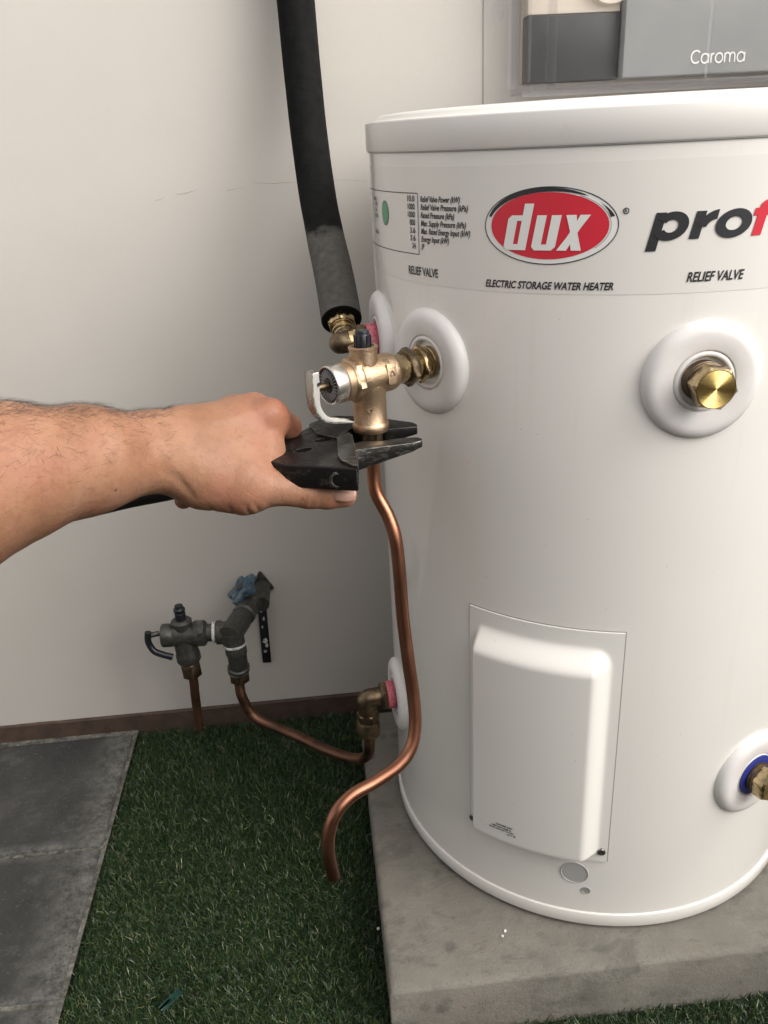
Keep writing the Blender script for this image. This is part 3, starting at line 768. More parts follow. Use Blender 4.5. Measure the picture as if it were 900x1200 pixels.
# vertical stub with boss, lip and gland nut
S0 = .0655
st = frame(Ppt(S0), (0,0,1), d_rel)
obj('outlet_stub', *lathe([(.0122,-.0462),(.0150,-.0460),(.0155,-.0440),(.0155,-.0405),(.0147,-.0390),(.0140,-.0380),(.0140,-.0160),(.0148,-.0120),(.0150,-.0060)], 48), 'brass_cast', rv, st, smooth=40)
obj('top_boss', *lathe([(.0120,.0080),(.0115,.0150),(.0115,.0235),(.0122,.0240),(.0122,.0255),(.0110,.0262),(.0095,.0262),(.0092,.0245),(.0060,.0240)], 40), 'brass_cast', rv, frame(Ppt(.0690), (0,0,1), d_rel))
cap = lathe([(.0064,.0235),(.0064,.0350),(.0060,.0356),(.0060,.0365),(.0055,.0385),(.0030,.0390)], 28)
for k in range(8):
    a = k*PI/4; cap = merge(cap, xf(box(.0058,.0072,-.0008,.0008,.0245,.0350), Matrix.Rotation(a, 4, 'Z')))
obj('adjuster_cap', *cap, 'black_plastic', rv, frame(Ppt(.0690), (0,0,1), d_rel))
# cast flow plate and arrows
def on_body(s, phi, r=.0161):
    """frame on the valve body: phi measured from the camera-side horizontal upward"""
    side = V((-d_rel.y, d_rel.x, 0)); side = side if side.dot(CAM-Ppt(s)) > 0 else -side
    nrm = side*math.cos(phi) + zup*math.sin(phi)
    m__ = frame(Ppt(s) + nrm*r, nrm, zup); return m__
plate = extr([(-.0085,-.0045),(.0085,-.0045),(.0085,.0045),(-.0085,.0045)], -.0016, .0005)
obj('cast_plate', *plate, 'brass_cast', rv, on_body(.0525, .15), bevel=.0003)
def tri_ring(r):
    P = [(r*math.cos(a), r*math.sin(a)*1.0) for a in (0, 2.094, 4.189, 0)]
    g_ = G()
    for p0, p1 in zip(P, P[1:]):
        merge(g_, tube([V((*p0,.0)), V((*p1,.0))], .00045, 6, 1, smooth=False))
    return g_
obj('flow_mark', *tri_ring(.0028), 'brass_dull', bo, on_body(.0525, .15, .0167))
mm = frame(Ppt(S0) + V((0,0,-.0255)) + (CAM-Ppt(S0)).normalized().cross(zup).cross(-zup).normalized()*.0142, (CAM-Ppt(S0)).cross(zup).cross(-zup), (0,0,-1))
obj('flow_mark', *tri_ring(.0026), 'brass_dull', bo, mm)
obj('size_mark', *xf(text_geo('15', .0060, 0, .0002), Matrix.Rotation(-PI/2, 4, 'Z')), 'brass_dull', bo, on_body(.0560, .75, .01625))
# flats round the flange
for k in range(6):
    side = V((-d_rel.y, d_rel.x, 0))
    pass
obj('flange_hexagon', *hexa(.0320, .0775, .0860, rot=.35), 'brass_cast', rv, ax)
obj('spring_housing', *lathe([(.0150,.0855),(.0156,.0880),(.0156,.0925),(.0148,.0935)], 48), 'brass_cast', rv, ax)
capm = lathe([(.0140,.0935),(.0154,.0938),(.0157,.0948),(.0157,.1040),(.0154,.1050),(.0149,.1054),(.0144,.1052),(.0140,.1020)], 56)
obj('silver_cap', *capm, 'chrome', rv, ax, smooth=40)
obj('cap_disc', *lathe([(.0142,.1015),(.0142,.1036),(.0128,.1040),(.0060,.1038),(.0055,.1050),(.0001,.1052)], 48), 'black_plastic', rv, ax)
teeth = G()
for k in range(26):
    a = 2*PI*k/26
    merge(teeth, xf(box(.0062,.0122,-.00035,.00035,.1034,.1047), Matrix.Rotation(a, 4, 'Z')))
obj('cap_lettering_ribs', *teeth, 'ink_grey', rv, ax)
# easing lever: folded strip in the plane of the axis
side = V((-d_rel.y, d_rel.x, 0)); side = side if side.dot(CAM-Ppt(0)) > 0 else -side
Lm = Matrix((d_rel, zup, side)).transposed().to_4x4(); Lm.translation = Ppt(0)
outer = crom([(.1220,.0140,0),(.1226,.0060,0),(.1228,-.004,0),(.1222,-.0125,0),(.1195,-.0205,0),(.1140,-.0268,0),(.1050,-.0305,0),(.0950,-.0325,0),(.0850,-.0345,0)], 5)
inner = crom([(.1152,.0140,0),(.1155,.0060,0),(.1159,-.003,0),(.1162,-.0115,0),(.1146,-.0175,0),(.1100,-.0235,0),(.1020,-.0275,0),(.0940,-.0303,0),(.0850,-.0334,0)], 5)
g_ = G()
poly = [(p.x, p.y) for p in outer] + [(p.x, p.y) for p in reversed(inner)]
lv, lf = [], []
no = len(outer)
def strip(tz0, tz1):
    v_, f_ = [], []
    for a_, b_ in zip(outer, inner):
        v_ += [(a_.x,a_.y,tz0),(b_.x,b_.y,tz0),(b_.x,b_.y,tz1),(a_.x,a_.y,tz1)]
    for i in range(no-1):
        for k in range(4): f_.append((i*4+k, i*4+(k+1)%4, (i+1)*4+(k+1)%4, (i+1)*4+k))
    f_ += [(0,1,2,3), ((no-1)*4+3,(no-1)*4+2,(no-1)*4+1,(no-1)*4)]
    return v_, f_
lever = obj('easing_lever', *strip(.0035,.0050), 'plate_white', rv, Lm, bevel=.0003)
web = G(); v_, f_ = [], []
for a_ in outer:
    b_ = a_
for tz0, tz1 in ((-.0050,-.0035),):
    merge(web, strip(tz0, tz1))
v_, f_ = [], []
for i, a_ in enumerate(outer):
    t_ = (outer[min(i+1,no-1)]-outer[max(i-1,0)]).normalized(); n_ = V((t_.y,-t_.x,0))
    if n_.x > 0 or True:
        q0 = a_; q1 = a_ + (inner[i]-a_).normalized()*.0014 if (inner[i]-a_).length > .002 else a_+V((0,.0010,0))
    v_ += [(q0.x,q0.y,-.0050),(q0.x,q0.y,.0050),(q1.x,q1.y,.0050),(q1.x,q1.y,-.0050)]
for i in range(no-1):
    for k in range(4): f_.append((i*4+k, i*4+(k+1)%4, (i+1)*4+(k+1)%4, (i+1)*4+k))
f_ += [(0,1,2,3), ((no-1)*4+3,(no-1)*4+2,(no-1)*4+1,(no-1)*4)]
merge(web, (v_, f_))
obj('lever_web', *web, 'chrome', lever, Lm)
obj('lever_pin', *tube([Lm @ V((.1165,.0045,-.0058)), Lm @ V((.1165,.0045,.0056))], .0015, 12, 1, smooth=False), 'ink', lever)
obj('lever_stem', *tube([Ppt(.104), Ppt(.119)], .003, 16, 1, smooth=False), 'brass_dull', rv)
# outlet nut in the jaws
sb = Ppt(S0)
obj('outlet_nut', *hexa(.0205, -.0600, -.0460, rot=.3), 'brass_dull', rv, st)
obj('outlet_collar', *lathe([(.0070,-.0745),(.0082,-.0740),(.0082,-.060),(.0075,-.0590)], 28), 'brass', rv, st)

# drain pipe
dp = [sb+V((0,0,-.058)), sb+V((0,0,-.085)), V((-.2558,-.159,.482)), V((-.2470,-.165,.4620)), V((-.2420,-.172,.4420)), V((-.2402,-.177,.4100)), V((-.2395,-.182,.3700)), V((-.2372,-.19,.3305)), V((-.2342,-.197,.2900)),
      V((-.2345,-.204,.2640)), V((-.2400,-.212,.2450)), V((-.2530,-.221,.2335)), V((-.2756,-.231,.2262)), V((-.2980,-.241,.2225)), V((-.3130,-.250,.2130)), V((-.3212,-.256,.1960)), V((-.3235,-.259,.1730)), V((-.3210,-.260,.1452))]
dpo = obj('drain_pipe', *tube(dp, lambda t: .0060, 24, 8), 'copper', None, smooth=60)
tag(dpo, 'bright copper drain pipe bending down from the relief valve past the heater', 'pipe')

# ================================================================== INSULATED HOT PIPE
ip = thing('insulated_pipe', 'black foam insulated hot water pipe coming down the wall to the upper port', 'pipe')
Ipts = [V((-.2905,.232,1.35)), V((-.2905,.230,1.05)), V((-.2895,.222,.905)), V((-.2875,.205,.800)), V((-.2835,.175,.7200)), V((-.2785,.132,.6720)), V((-.2745,.088,.6450)), V((-.2715,.046,.6190))]
end = V((-.2700,.018,.5985))
# sleeve with a bore showing at its cut end
full = crom(Ipts + [end], 8)
RI = .0205
def sleeve(P, r0, r1, name, mat, endcap):
    v_, f_ = [], []; seg = 40
    prof_ = []
    nrm = V((1,0,0))
    for i, p in enumerate(P):
        t_ = (P[min(i+1,len(P)-1)]-P[max(i-1,0)]).normalized(); nrm = (nrm-t_*nrm.dot(t_)).normalized(); b_ = t_.cross(nrm)
        for k in range(seg):
            a = 2*PI*k/seg
            wob = 1+.012*mnoise.noise(V((p.z*30, k*.4, 0)))
            v_.append(p+(nrm*math.cos(a)+b_*math.sin(a))*r0*wob)
    rings = len(P)
    if endcap:
        t_ = (P[-1]-P[-2]).normalized(); nn = (nrm-t_*nrm.dot(t_)).normalized(); b_ = t_.cross(nn)
        for rr_, off in ((r0*.985,.0008),(r0*.94,.0013),(r1,.0010),(r1,-.03)):
            for k in range(seg):
                a = 2*PI*k/seg; v_.append(P[-1]+t_*off+(nn*math.cos(a)+b_*math.sin(a))*rr_)
            rings += 1
    for i in range(rings-1):
        for k in range(seg):
            j = (k+1) % seg; f_.append((i*seg+k, i*seg+j, (i+1)*seg+j, (i+1)*seg+k))
    return v_, f_
cut = int(len(full)*.70)
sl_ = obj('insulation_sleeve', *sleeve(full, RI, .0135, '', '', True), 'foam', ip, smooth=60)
sl_.data.materials.append(MAT['foam_end'])
tn = (full[-1]-full[-2]).normalized()
for p in sl_.data.polygons:
    if (p.center-full[-1]).dot(tn) > .0003 or (p.center-full[-1]).length < .019: p.material_index = 1
# wrinkles where it bends
tn = (full[-1]-full[-2]).normalized()
un = frame(end, tn)
obj('copper_core', *tube([end - tn*.05, end + tn*.006], .0095, 24, 1, smooth=False), 'copper_old', ip)
obj('union_nut', *hexa(.0265, -.004, .0085, rot=.2), 'brass', ip, un)
obj('union_collar', *lathe([(.0120,.008),(.0120,.0105),(.0104,.0110),(.0104,.0135),(.0112,.0140),(.0112,.0160),(.0098,.0170),(.0098,.0240)], 32), 'brass', ip, un)
# elbow turning to the port on the tank
pc = d_hot*(R0+.036) + V((0,0,ZT))
elb = [end+tn*.018, end+tn*.026+V((.002,0,0)), (end+tn*.030+pc)*.5+V((-.002,0,0)), pc+d_hot*.004, pc-d_hot*.014]
obj('elbow', *tube(elb, .0105, 28, 8), 'brass_dull', ip)
mh = frame(d_hot*R0+V((0,0,ZT)), d_hot)
obj('port_nut', *hexa(.0270, .0150, .0245, rot=.1), 'brass_dull', ip, mh)
obj('port_thread', *lathe([(.0125,.002),(.0125,.0150)], 32), 'brass_dull', ip, mh)
obj('ferrule', *lathe([(.0122,.0245),(.0122,.0275),(.0110,.0285),(.0110,.032)], 32), 'brass', ip, mh)

# ================================================================== LOWER WALL ASSEMBLY
wa = thing('cold_water_valve_set', 'grey weathered cold water valves with a blue tap handle, fixed to the wall', 'valves')
WZ = .173; OX = -.4039
def wp(x, y, z): return V((x, y, z))
fl = frame((OX,.2595,WZ+.006), (0,-1,0), (0,0,1))
tri = [(.022*math.cos(a)+0, .022*math.sin(a)) for a in (0.1,2.2,4.1)]
pl_ = []
for i in range(3):
    p0, p1, p2 = V(tri[i-1]), V(tri[i]), V(tri[(i+1)%3])
    for t in (0,.5,1): 
        a_ = p1+(p0-p1).normalized()*.006; b_ = p1+(p2-p1).normalized()*.006
        pl_.append(tuple(((1-t)**2*a_+2*t*(1-t)*p1+t*t*b_)[:2]))
obj('wall_plate', *extr(pl_[::-1], 0, .004), 'gunmetal', wa, fl, bevel=.0008)
obj('inlet_pipe', *tube([wp(OX,.26,WZ), wp(OX,.205,WZ)], .0115, 24, 1, smooth=False), 'gunmetal', wa)
my = frame((OX,.26,WZ), (-.0335,-.130,.006), (0,0,1))
obj('tap_body', *lathe([(.0125,.030),(.0150,.032),(.0155,.040),(.0150,.052),(.0165,.054),(.0165,.062),(.0150,.064),(.0140,.080),(.0160,.082),(.0160,.090),(.0135,.092)], 32), 'gunmetal', wa, my)
# tap spindle & lobed blue handle, tilted up left
hd = V((-.62,-.15,.77)).normalized(); hb = wp(OX-.010, .214, WZ+.006)
obj('spindle', *tube([hb, hb+hd*.030], .0055, 16, 1, smooth=False), 'gunmetal', wa)
lob = []
for i in range(48):
    a = 2*PI*i/48; rr_ = .0215*(1+.22*math.cos(5*a)); lob.append((rr_*math.cos(a), rr_*math.sin(a)))
hh = frame(hb+hd*.0185, hd, (0,1,0))
hnd = obj('tap_handle', *extr(lob, 0, .0095), 'blue_handle', wa, hh, bevel=.0014, bsegs=3)
obj('handle_skirt', *lathe([(.0125,-.010),(.0140,-.006),(.0150,.001)], 24), 'blue_handle', hnd, hh)
obj('handle_screw', *lathe([(.006,.009),(.006,.0115),(.004,.0120),(.0001,.0120)], 16), 'gunmetal', hnd, hh)
# strainer body down to the tee
TY = .130; TX = -.4375; TZ = .1790
bd = (wp(TX,TY,TZ)-wp(OX,.26,WZ)).normalized()
obj('connector', *tube([wp(TX,TY,TZ)-bd*.046, wp(TX,TY,TZ)-bd*.014], .0130, 28, 1, smooth=False), 'gunmetal', wa)
obj('tee', *merge(merge(tube([wp(TX,TY,TZ)-bd*.030, wp(TX,TY,TZ)+bd*.016], .0155, 32, 2, smooth=False),
                        tube([wp(TX,TY,TZ), wp(TX-.020,TY,TZ+.001)], .0138, 28, 2, smooth=False)),
                  tube([wp(TX,TY-.004,TZ), wp(TX+.001,TY-.006,TZ-.017)], .0140, 28, 2, smooth=False)), 'gunmetal', wa)
obj('tee_collar', *lathe([(.0150,0),(.0160,.001),(.0160,.006),(.0150,.007)], 32), 'gunmetal', wa, frame((TX-.0145,TY,TZ), (-1,0,.03)))
obj('thread_tape', *lathe([(.0128,0),(.0139,.0005),(.0139,.0040),(.0128,.0045)], 32), 'thread_tape', wa, frame((TX-.0222,TY,TZ+.001), (-1,0,.03)))
VX = TX-.026; K = .87
mv = frame((VX,TY,TZ+.001), (-1,0,.03), (0,0,1))
obj('limiting_valve', *lathe([(r_, h_*K) for r_, h_ in [(.0118,0),(.0118,.008),(.0150,.010),(.0172,.0125),(.0172,.026),(.0160,.0280),(.0152,.0300),(.0158,.040),(.0160,.056),(.0148,.0575),(.0148,.0600),(.0155,.0610),(.0155,.0745),(.0140,.0765),(.0001,.0768)]], 40), 'gunmetal', wa, mv, smooth=40)
obj('valve_hexagon', *hexa(.0335, .0105, .0200), 'gunmetal', wa, mv)
SX = VX-.0385
vs = frame((SX,TY,TZ+.002), (0,0,1), (1,0,0))
obj('valve_bonnet', *lathe([(.0130,.008),(.0120,.0150),(.0120,.0165),(.0136,.0175),(.0136,.0205),(.0115,.0225),(.0090,.0235)], 32), 'gunmetal', wa, vs)
obj('bonnet_cap', *lathe([(.0072,.0225),(.0072,.0330),(.0066,.0335),(.0066,.0350),(.0076,.0365),(.0076,.0390),(.0058,.0405),(.0052,.0440),(.0001,.0445)], 24), 'black_plastic', wa, vs)
vd = frame((SX,TY,TZ+.002), (.05,0,-1), (1,0,0))
obj('valve_outlet', *lathe([(.0152,.006),(.0148,.026),(.0156,.028),(.0160,.031),(.0160,.039),(.0140,.042)], 32), 'gunmetal', wa, vd)
obj('outlet_hexagon', *hexa(.0245, .0420, .0640, rot=.3), 'brass_dull', wa, vd)
lvx = SX-.0330
lev = [wp(lvx-.0095,TY-.008,TZ+.0145), wp(lvx-.0115,TY-.008,TZ+.004), wp(lvx-.0105,TY-.008,TZ-.005), wp(lvx-.0055,TY-.010,TZ-.0135), wp(lvx+.004,TY-.011,TZ-.0190), wp(lvx+.017,TY-.012,TZ-.0240)]
obj('valve_lever', *tube(lev, .0045, 8, 5), 'black_plastic', wa, smooth=50)
obj('lever_pivot', *tube([wp(lvx+.003,TY-.002,TZ+.008), wp(lvx-.010,TY-.007,TZ+.009)], .0036, 12, 1, smooth=False), 'gunmetal', wa)
tail = [wp(SX+.003,TY,TZ-.058), wp(SX+.003,TY,TZ-.076), wp(SX+.002,TY,TZ-.092), wp(SX+.0015,TY,TZ-.108), wp(SX-.0005,TY,TZ-.152)]
obj('outlet_tail', *tube(tail, .0062, 20, 6), 'copper_old', wa)
q0 = wp(TX+.001,TY-.006,TZ-.015)
obj('white_ring', *lathe([(.0138,0),(.0153,.0005),(.0153,.0030),(.0138,.0035)], 32), 'thread_tape', wa, frame(q0, (.05,-.12,-1)))
obj('supply_elbow', *tube([q0, q0+V((.001,-.002,-.016)), q0+V((.001,-.001,-.030)), q0+V((0,.002,-.044))], lambda t: .0142 if t < .3 else (.0128 if t < .8 else .0148), 28, 8), 'gunmetal', wa)
eb = frame(q0+V((0,.002,-.044)), (0,.03,-1), (1,0,0))
obj('seal_ring', *lathe([(.0135,-.002),(.0150,-.001),(.0150,.001),(.0135,.002)], 28), 'chrome', wa, eb)
obj('supply_nut', *hexa(.0250, .001, .0160, rot=.4), 'brass_dull', wa, eb)
# dark tag hanging behind the tap
tg = obj('hanging_tag', *box(-.0065,.0065,-.0015,.0015,-.105,0), 'rubber', None, frame((-.4080,.250,.147), (.03,-.05,1), (1,0,0)), bevel=.001)
tag(tg, 'narrow black strap with peeling white print hanging from the wall tap', 'strap')
for k, (zz, xx, ww, h_) in enumerate(((-.012,-.002,.004,.004),(-.026,.001,.003,.006),(-.040,-.002,.003,.004),(-.066,0,.008,.007),(-.074,.002,.005,.006),(-.084,-.001,.006,.004))):
    obj('print_flake', *extr([(xx-ww/2,zz),(xx+ww*.1,zz-h_*.4),(xx+ww/2,zz+h_*.2),(xx+ww*.3,zz+h_),(xx-ww*.3,zz+h_*.7)], 0, .0004), 'thread_tape', tg, tg.matrix_world @ frame((-.4080,.250,.147), (.03,-.05,1), (1,0,0)) @ frame((0,-.0016,0), (0,-1,0), (1,0,0)))

# cold supply pipe to the lower port
cs = thing('cold_supply_pipe', 'weathered copper supply pipe sagging over the turf to the lower left port', 'pipe')
pe = d_cold*(R0+.038) + V((0,0,ZC))
cpts = [V((-.4385,.127,.110)), V((-.4380,.124,.0960)), V((-.4367,.12,.0828)), V((-.4300,.118,.0620)), V((-.4184,.112,.0467)), V((-.3921,.100,.0386)), V((-.3628,.075,.0400)), V((-.3344,.045,.0440)), V((-.3075,.018,.0500)),
        V((-.2890,.000,.0575)), V((-.2775,-.012,.0700)), V((pe.x-.001, pe.y, .090)), V((pe.x, pe.y, .118))]
obj('copper_run', *tube(cpts, .0068, 20, 8), 'copper_old', cs, smooth=60)
mc = frame(pe, (0,0,-1), (1,0,0))
obj('brass_elbow', *tube([pe-d_cold*.022, pe-d_cold*.008, pe+V((0,0,-.002)), pe+V((0,0,-.012)), pe+V((0,0,-.022))], .0110, 24, 8), 'brass_dull', cs)
obj('elbow_nut', *hexa(.0235, .0200, .0320, rot=.2), 'brass_dull', cs, mc)
obj('elbow_nut', *lathe([(.0125,.031),(.0140,.034),(.0140,.050),(.0110,.054)], 28), 'brass_dull', cs, mc)
mcc = frame(d_cold*R0+V((0,0,ZC)), d_cold)
obj('port_nut', *hexa(.0300, .0148, .0215, rot=.2), 'brass_dull', cs, mcc)

# ================================================================== CLEAR CASE ON THE WALL
cc = thing('clear_case', 'grey and cream unit under a clear plastic cover, on the wall above the heater', 'case')
CX0, CX1, CZ0, CZ1, CYF = -.0450, .345, .8050, 1.17, .168
obj('back_plate', *box(-.0345,CX1-.006,.250,.2595,CZ0+.008,CZ1-.01), 'cream', cc, bevel=.002)
obj('dark_panel', *box(-.0335,.072,.224,.2495,.8125,.8800), 'grey_dark', cc, bevel=.0015)
obj('cream_panel', *box(-.0335,.072,.226,.2495,.8802,1.10), 'cream', cc, bevel=.0015)
kn = frame((.077-.0,.2258,.9115), (0,-1,0))
obj('round_knob', *lathe([(.0300,0),(.0300,.006),(.0285,.0085),(.0001,.0088)], 48), 'cream', cc, frame((.058,.2262,.9160), (0,-1,0)))
dr = obj('grey_panel', *box(.0735,CX1-.01,.212,.2495,.8125,1.10), 'grey_mid', cc, bevel=.003)
# thin round lettering built from strokes
def arc(cx, cy, r, a0, a1, n_=14): return [V((cx+r*math.cos(math.radians(a0+(a1-a0)*i/n_)), cy+r*math.sin(math.radians(a0+(a1-a0)*i/n_)), 0)) for i in range(n_+1)]
def stroke(P, w_=.0008): return tube(P, w_, 6, 1, smooth=False)
g_ = G(); x_ = 0; r_ = .0038
merge(g_, stroke(arc(x_+.0053,.0053,.0050,45,315)))
x_ = .0118
def let_a(x): 
    merge(g_, stroke(arc(x+r_,r_,r_,0,360,20))); merge(g_, stroke([V((x+2*r_,0,0)), V((x+2*r_,2*r_,0))]))
def let_o(x): merge(g_, stroke(arc(x+r_,r_,r_,0,360,20)))
let_a(.0108)
merge(g_, stroke([V((.0210,0,0)), V((.0210,.0076,0))])); merge(g_, stroke(arc(.0236,.0048,.0026,180,80,8)))
let_o(.0255)
for k in range(2): merge(g_, stroke(arc(.0353+.0026+k*.0052,.0050,.0026,180,0,10)+[V((.0353+.0052*(k+1),0,0))]))
merge(g_, stroke([V((.0353,0,0)), V((.0353,.0076,0))]))
let_a(.0482)
TM = Matrix.Translation((.1525,.2115,.8240)) @ Matrix.Rotation(PI/2, 4, 'X') @ Matrix.Diagonal((1.13,1.25,.35,1))
obj('brand_lettering', *g_, 'ink_white', dr, TM)
# clear cover: front, left, bottom walls with rolled edges, plus flange
def shell(x0,x1,y0,y1,z0,z1,t):
    g = G()
    merge(g, box(x0,x1,y0,y0+t,z0,z1)); return g
cov = obj('clear_cover', *box(CX0,CX1,CYF,CYF+.0016,CZ0-.004,CZ1), 'clear', cc, bevel=.0005)
obj('cover_side', *box(CX0,CX0+.0016,CYF+.0017,.2590,CZ0-.004,CZ1), 'clear_edge', cov)
obj('cover_floor', *box(CX0+.0017,CX1,CYF+.0017,.2590,CZ0-.004,CZ0-.0024), 'clear_edge', cov)
obj('cover_lip', *box(CX0-.0095,CX0-.0003,CYF+.060,CYF+.0625,CZ0+.002,CZ1), 'clear_edge', cov, bevel=.0006)
obj('cover_lip', *box(CX0-.0080,CX1,CYF-.003,CYF-.0005,CZ0-.0085,CZ0+.0015), 'clear_edge', cov, bevel=.0006)
obj('cover_rib', *box(.1505,.1545,CYF-.0022,CYF-.0003,CZ0+.002,CZ1-.01), 'clear_edge', cov, bevel=.0006)
obj('cover_rib', *box(-.0160,-.0146,CYF+.004,CYF+.040,CZ0,CZ1-.01), 'clear_edge', cov)
hp = [(-.0230,0),(-.0045,0),(-.0045,-.0),(-.0045,-.30),(-.0195,-.31)]
obj('cover_latch', *xf(extr([(-.0300,.30),(-.0300,.012),(-.0270,0),(-.0180,.007),(-.0180,.30)], 0, .003), Matrix.Translation((CX0+.006,.245,.8740)) @ Matrix.Rotation(PI/2, 4, 'X')), 'clear_edge', cov, bevel=.0006)

# ================================================================== PLIERS
WZP = .533
pl3 = thing('pipe_pliers', 'black parrot nose pliers gripped in the hand, jaws on the valve outlet nut', 'pliers')
def pxz(x, y, z):  # a point of the tool's level plane
    d = (fw + rt*((x-450)/FPX) - up*((y-600)/FPX)); t = (z-CAM.z)/d.z; p = CAM+d*t; return (p.x, p.y)
ZTOP, ZBOT = .5395, .5235
fj = [pxz(*p, ZTOP) for p in ((404,521),(425,517),(446,516.5),(470,513),(489,512),(494.5,513.5),(495,516),(484,519),(450,523),(419,527),(405,531))]
obj('front_jaw', *extr_f(fj, lambda x, y: ZTOP-.0045-.0130*max(0, min(1, (-.2135-x)/.055)), ZTOP), 'steel_worn', pl3, bevel=.0008)
bj = [pxz(*p, ZTOP) for p in ((362,498),(378,491),(395,488),(425,489),(455,492),(484,496),(489,498.5),(489,501),(462,503.5),(452,504.5),(440,501),(424,501),(412,503),(404,508),(395,514),(372,510))]
obj('back_jaw', *extr_f(bj, lambda x, y: ZTOP-.0050-.0120*max(0, min(1, (-.2135-x)/.055)), ZTOP+.001), 'steel_dark', pl3, bevel=.0008)
hdp = [pxz(*p, ZTOP-.001) for p in ((322,520),(345,509),(362,500),(376,494),(392,497),(405,503),(412,509),(416,528),(419,549),(400,548),(365,546),(333,545),(310,540))]
obj('head', *extr(hdp, ZBOT-.004, ZTOP-.001), 'steel_dark', pl3, bevel=.0016, bsegs=3)
st_ = [pxz(*p, ZTOP+.0015) for p in ((395,512),(408,506),(413,509),(417,527),(420,545),(414,545),(400,539),(396,534))]
obj('slide_block', *extr(st_, ZTOP-.004, ZTOP+.0015), 'steel_worn', pl3, bevel=.0006)
head_o = [o for o in pl3.children if o.name.startswith('head')][0]
for (cx_, cy_, rx_, ry_, an) in ((355,526,.0078,.0048,.45),(379,514,.0082,.0044,.35)):
    c0 = pxz(cx_, cy_, ZTOP)
    rim = [(c0[0]+rx_*math.cos(t)*math.cos(an)-ry_*math.sin(t)*math.sin(an), c0[1]+rx_*math.cos(t)*math.sin(an)+ry_*math.sin(t)*math.cos(an)) for t in np.linspace(0,2*PI,29)[:-1]]
    cutter = obj('cutter', *extr(rim, ZTOP-.0105, ZTOP+.004), 'steel_dark', None)
    bo_ = head_o.modifiers.new('b', 'BOOLEAN'); bo_.object = cutter; bo_.operation = 'DIFFERENCE'; bo_.solver = 'EXACT'
    dg_ = bpy.context.evaluated_depsgraph_get(); me_ = bpy.data.meshes.new_from_object(head_o.evaluated_get(dg_))
    head_o.modifiers.clear(); head_o.data = me_; finish(me_, 35)
    bpy.data.objects.remove(cutter, do_unlink=True)
# lower arm of the tool: the nearer leg, running under the thumb
la = [pxz(*p, ZBOT-.004) for p in ((333,534),(360,545),(392,554),(420,556),(420,538),(380,530),(345,520))]
obj('lower_arm', *extr(la, ZBOT-.0135, ZBOT-.0045), 'steel_dark', pl3, bevel=.0014, bsegs=3)
c0 = pxz(395,547,ZTOP-.001)
obj('rivet', *lathe([(.0068,0),(.0068,.0016),(.0052,.0022),(.0044,.0004),(.0001,.0002)], 28), 'steel_worn', pl3, frame(V((c0[0], c0[1]+.0006, ZTOP-.0115)), (-.02,-1,.0)))
hpts = [at(352,535,.680), at(310,545,.690), at(262,556,.700), at(205,573,.704), at(150,584,.700), at(95,597,.694), at(40,609,.688)]
obj('handle', *tube(hpts, lambda t: .0062+.0022*min(1, t*3), 20, 8), 'rubber', pl3)
hpts = [at(352,525,.690), at(310,533,.706), at(262,545,.722), at(205,560,.722), at(150,570,.716), at(95,582,.708), at(40,592,.700)]
obj('handle', *tube(hpts, lambda t: .0062+.0020*min(1, t*3), 20, 8), 'rubber', pl3)

# ================================================================== PERSON: forearm and hand
person = thing('person', 'bare hairy forearm and hand reaching in from the left, gripping the black pliers', 'person', at(0,560,.55))
def nets(D, lo, h):
    """surface nets: quads of the zero level of a distance grid"""
    dims = np.array(D.shape)
    S = D < 0
    c = [S[i:dims[0]-1+i, j:dims[1]-1+j, k:dims[2]-1+k] for i in (0,1) for j in (0,1) for k in (0,1)]
    cnt = sum(x.astype(np.int8) for x in c); act = (cnt > 0) & (cnt < 8)
    idx = np.full(act.shape, -1, np.int32); ijk = np.argwhere(act); idx[act] = np.arange(len(ijk))
    acc = np.zeros((len(ijk),3)); wsum = np.zeros(len(ijk))
    cor = [(i,j,k) for i in (0,1) for j in (0,1) for k in (0,1)]
    for a_ in range(8):
        for b_ in range(a_+1, 8):
            ca, cb = np.array(cor[a_]), np.array(cor[b_])
            if abs(ca-cb).sum() != 1: continue
            da = D[tuple((ijk+ca).T)]; db = D[tuple((ijk+cb).T)]
            m = (da < 0) != (db < 0); t = np.where(m, da/np.where(m, da-db, 1), 0)
            acc += np.where(m[:,None], ca+(cb-ca)*t[:,None], 0); wsum += m
    verts = (ijk+acc/wsum[:,None])*h+lo
    faces = []
    for ax_ in range(3):
        o1, o2 = [(1,2),(2,0),(0,1)][ax_]
        e = np.zeros(3, int); e[ax_] = 1
        s0 = S[:-1,:-1,:-1]
        sl_b = [slice(0, dims[q_]-1) for q_ in range(3)]; sl_b[ax_] = slice(1, dims[ax_])
        s1 = S[tuple(sl_b)]
        ch = (s0 != s1); ch[(slice(0,1) if o1 == 0 else slice(None), slice(0,1) if o1 == 1 else slice(None), slice(0,1) if o1 == 2 else slice(None))] = False
        ch[(slice(0,1) if o2 == 0 else slice(None), slice(0,1) if o2 == 1 else slice(None), slice(0,1) if o2 == 2 else slice(None))] = False
        q_ = np.argwhere(ch); fl_ = s0[tuple(q_.T)]
        u1 = np.zeros(3, int); u1[o1] = 1; u2 = np.zeros(3, int); u2[o2] = 1
        i00 = idx[tuple(q_.T)]; i10 = idx[tuple((q_-u1).T)]; i11 = idx[tuple((q_-u1-u2).T)]; i01 = idx[tuple((q_-u2).T)]
        quad = np.stack([i00,i10,i11,i01],1); quad[~fl_] = quad[~fl_][:,::-1]
        faces.append(quad)
    faces = np.concatenate(faces); faces = faces[(faces >= 0).all(1)]
    return verts, faces
def A(x, y, d): return np.array(at(x, y, d))
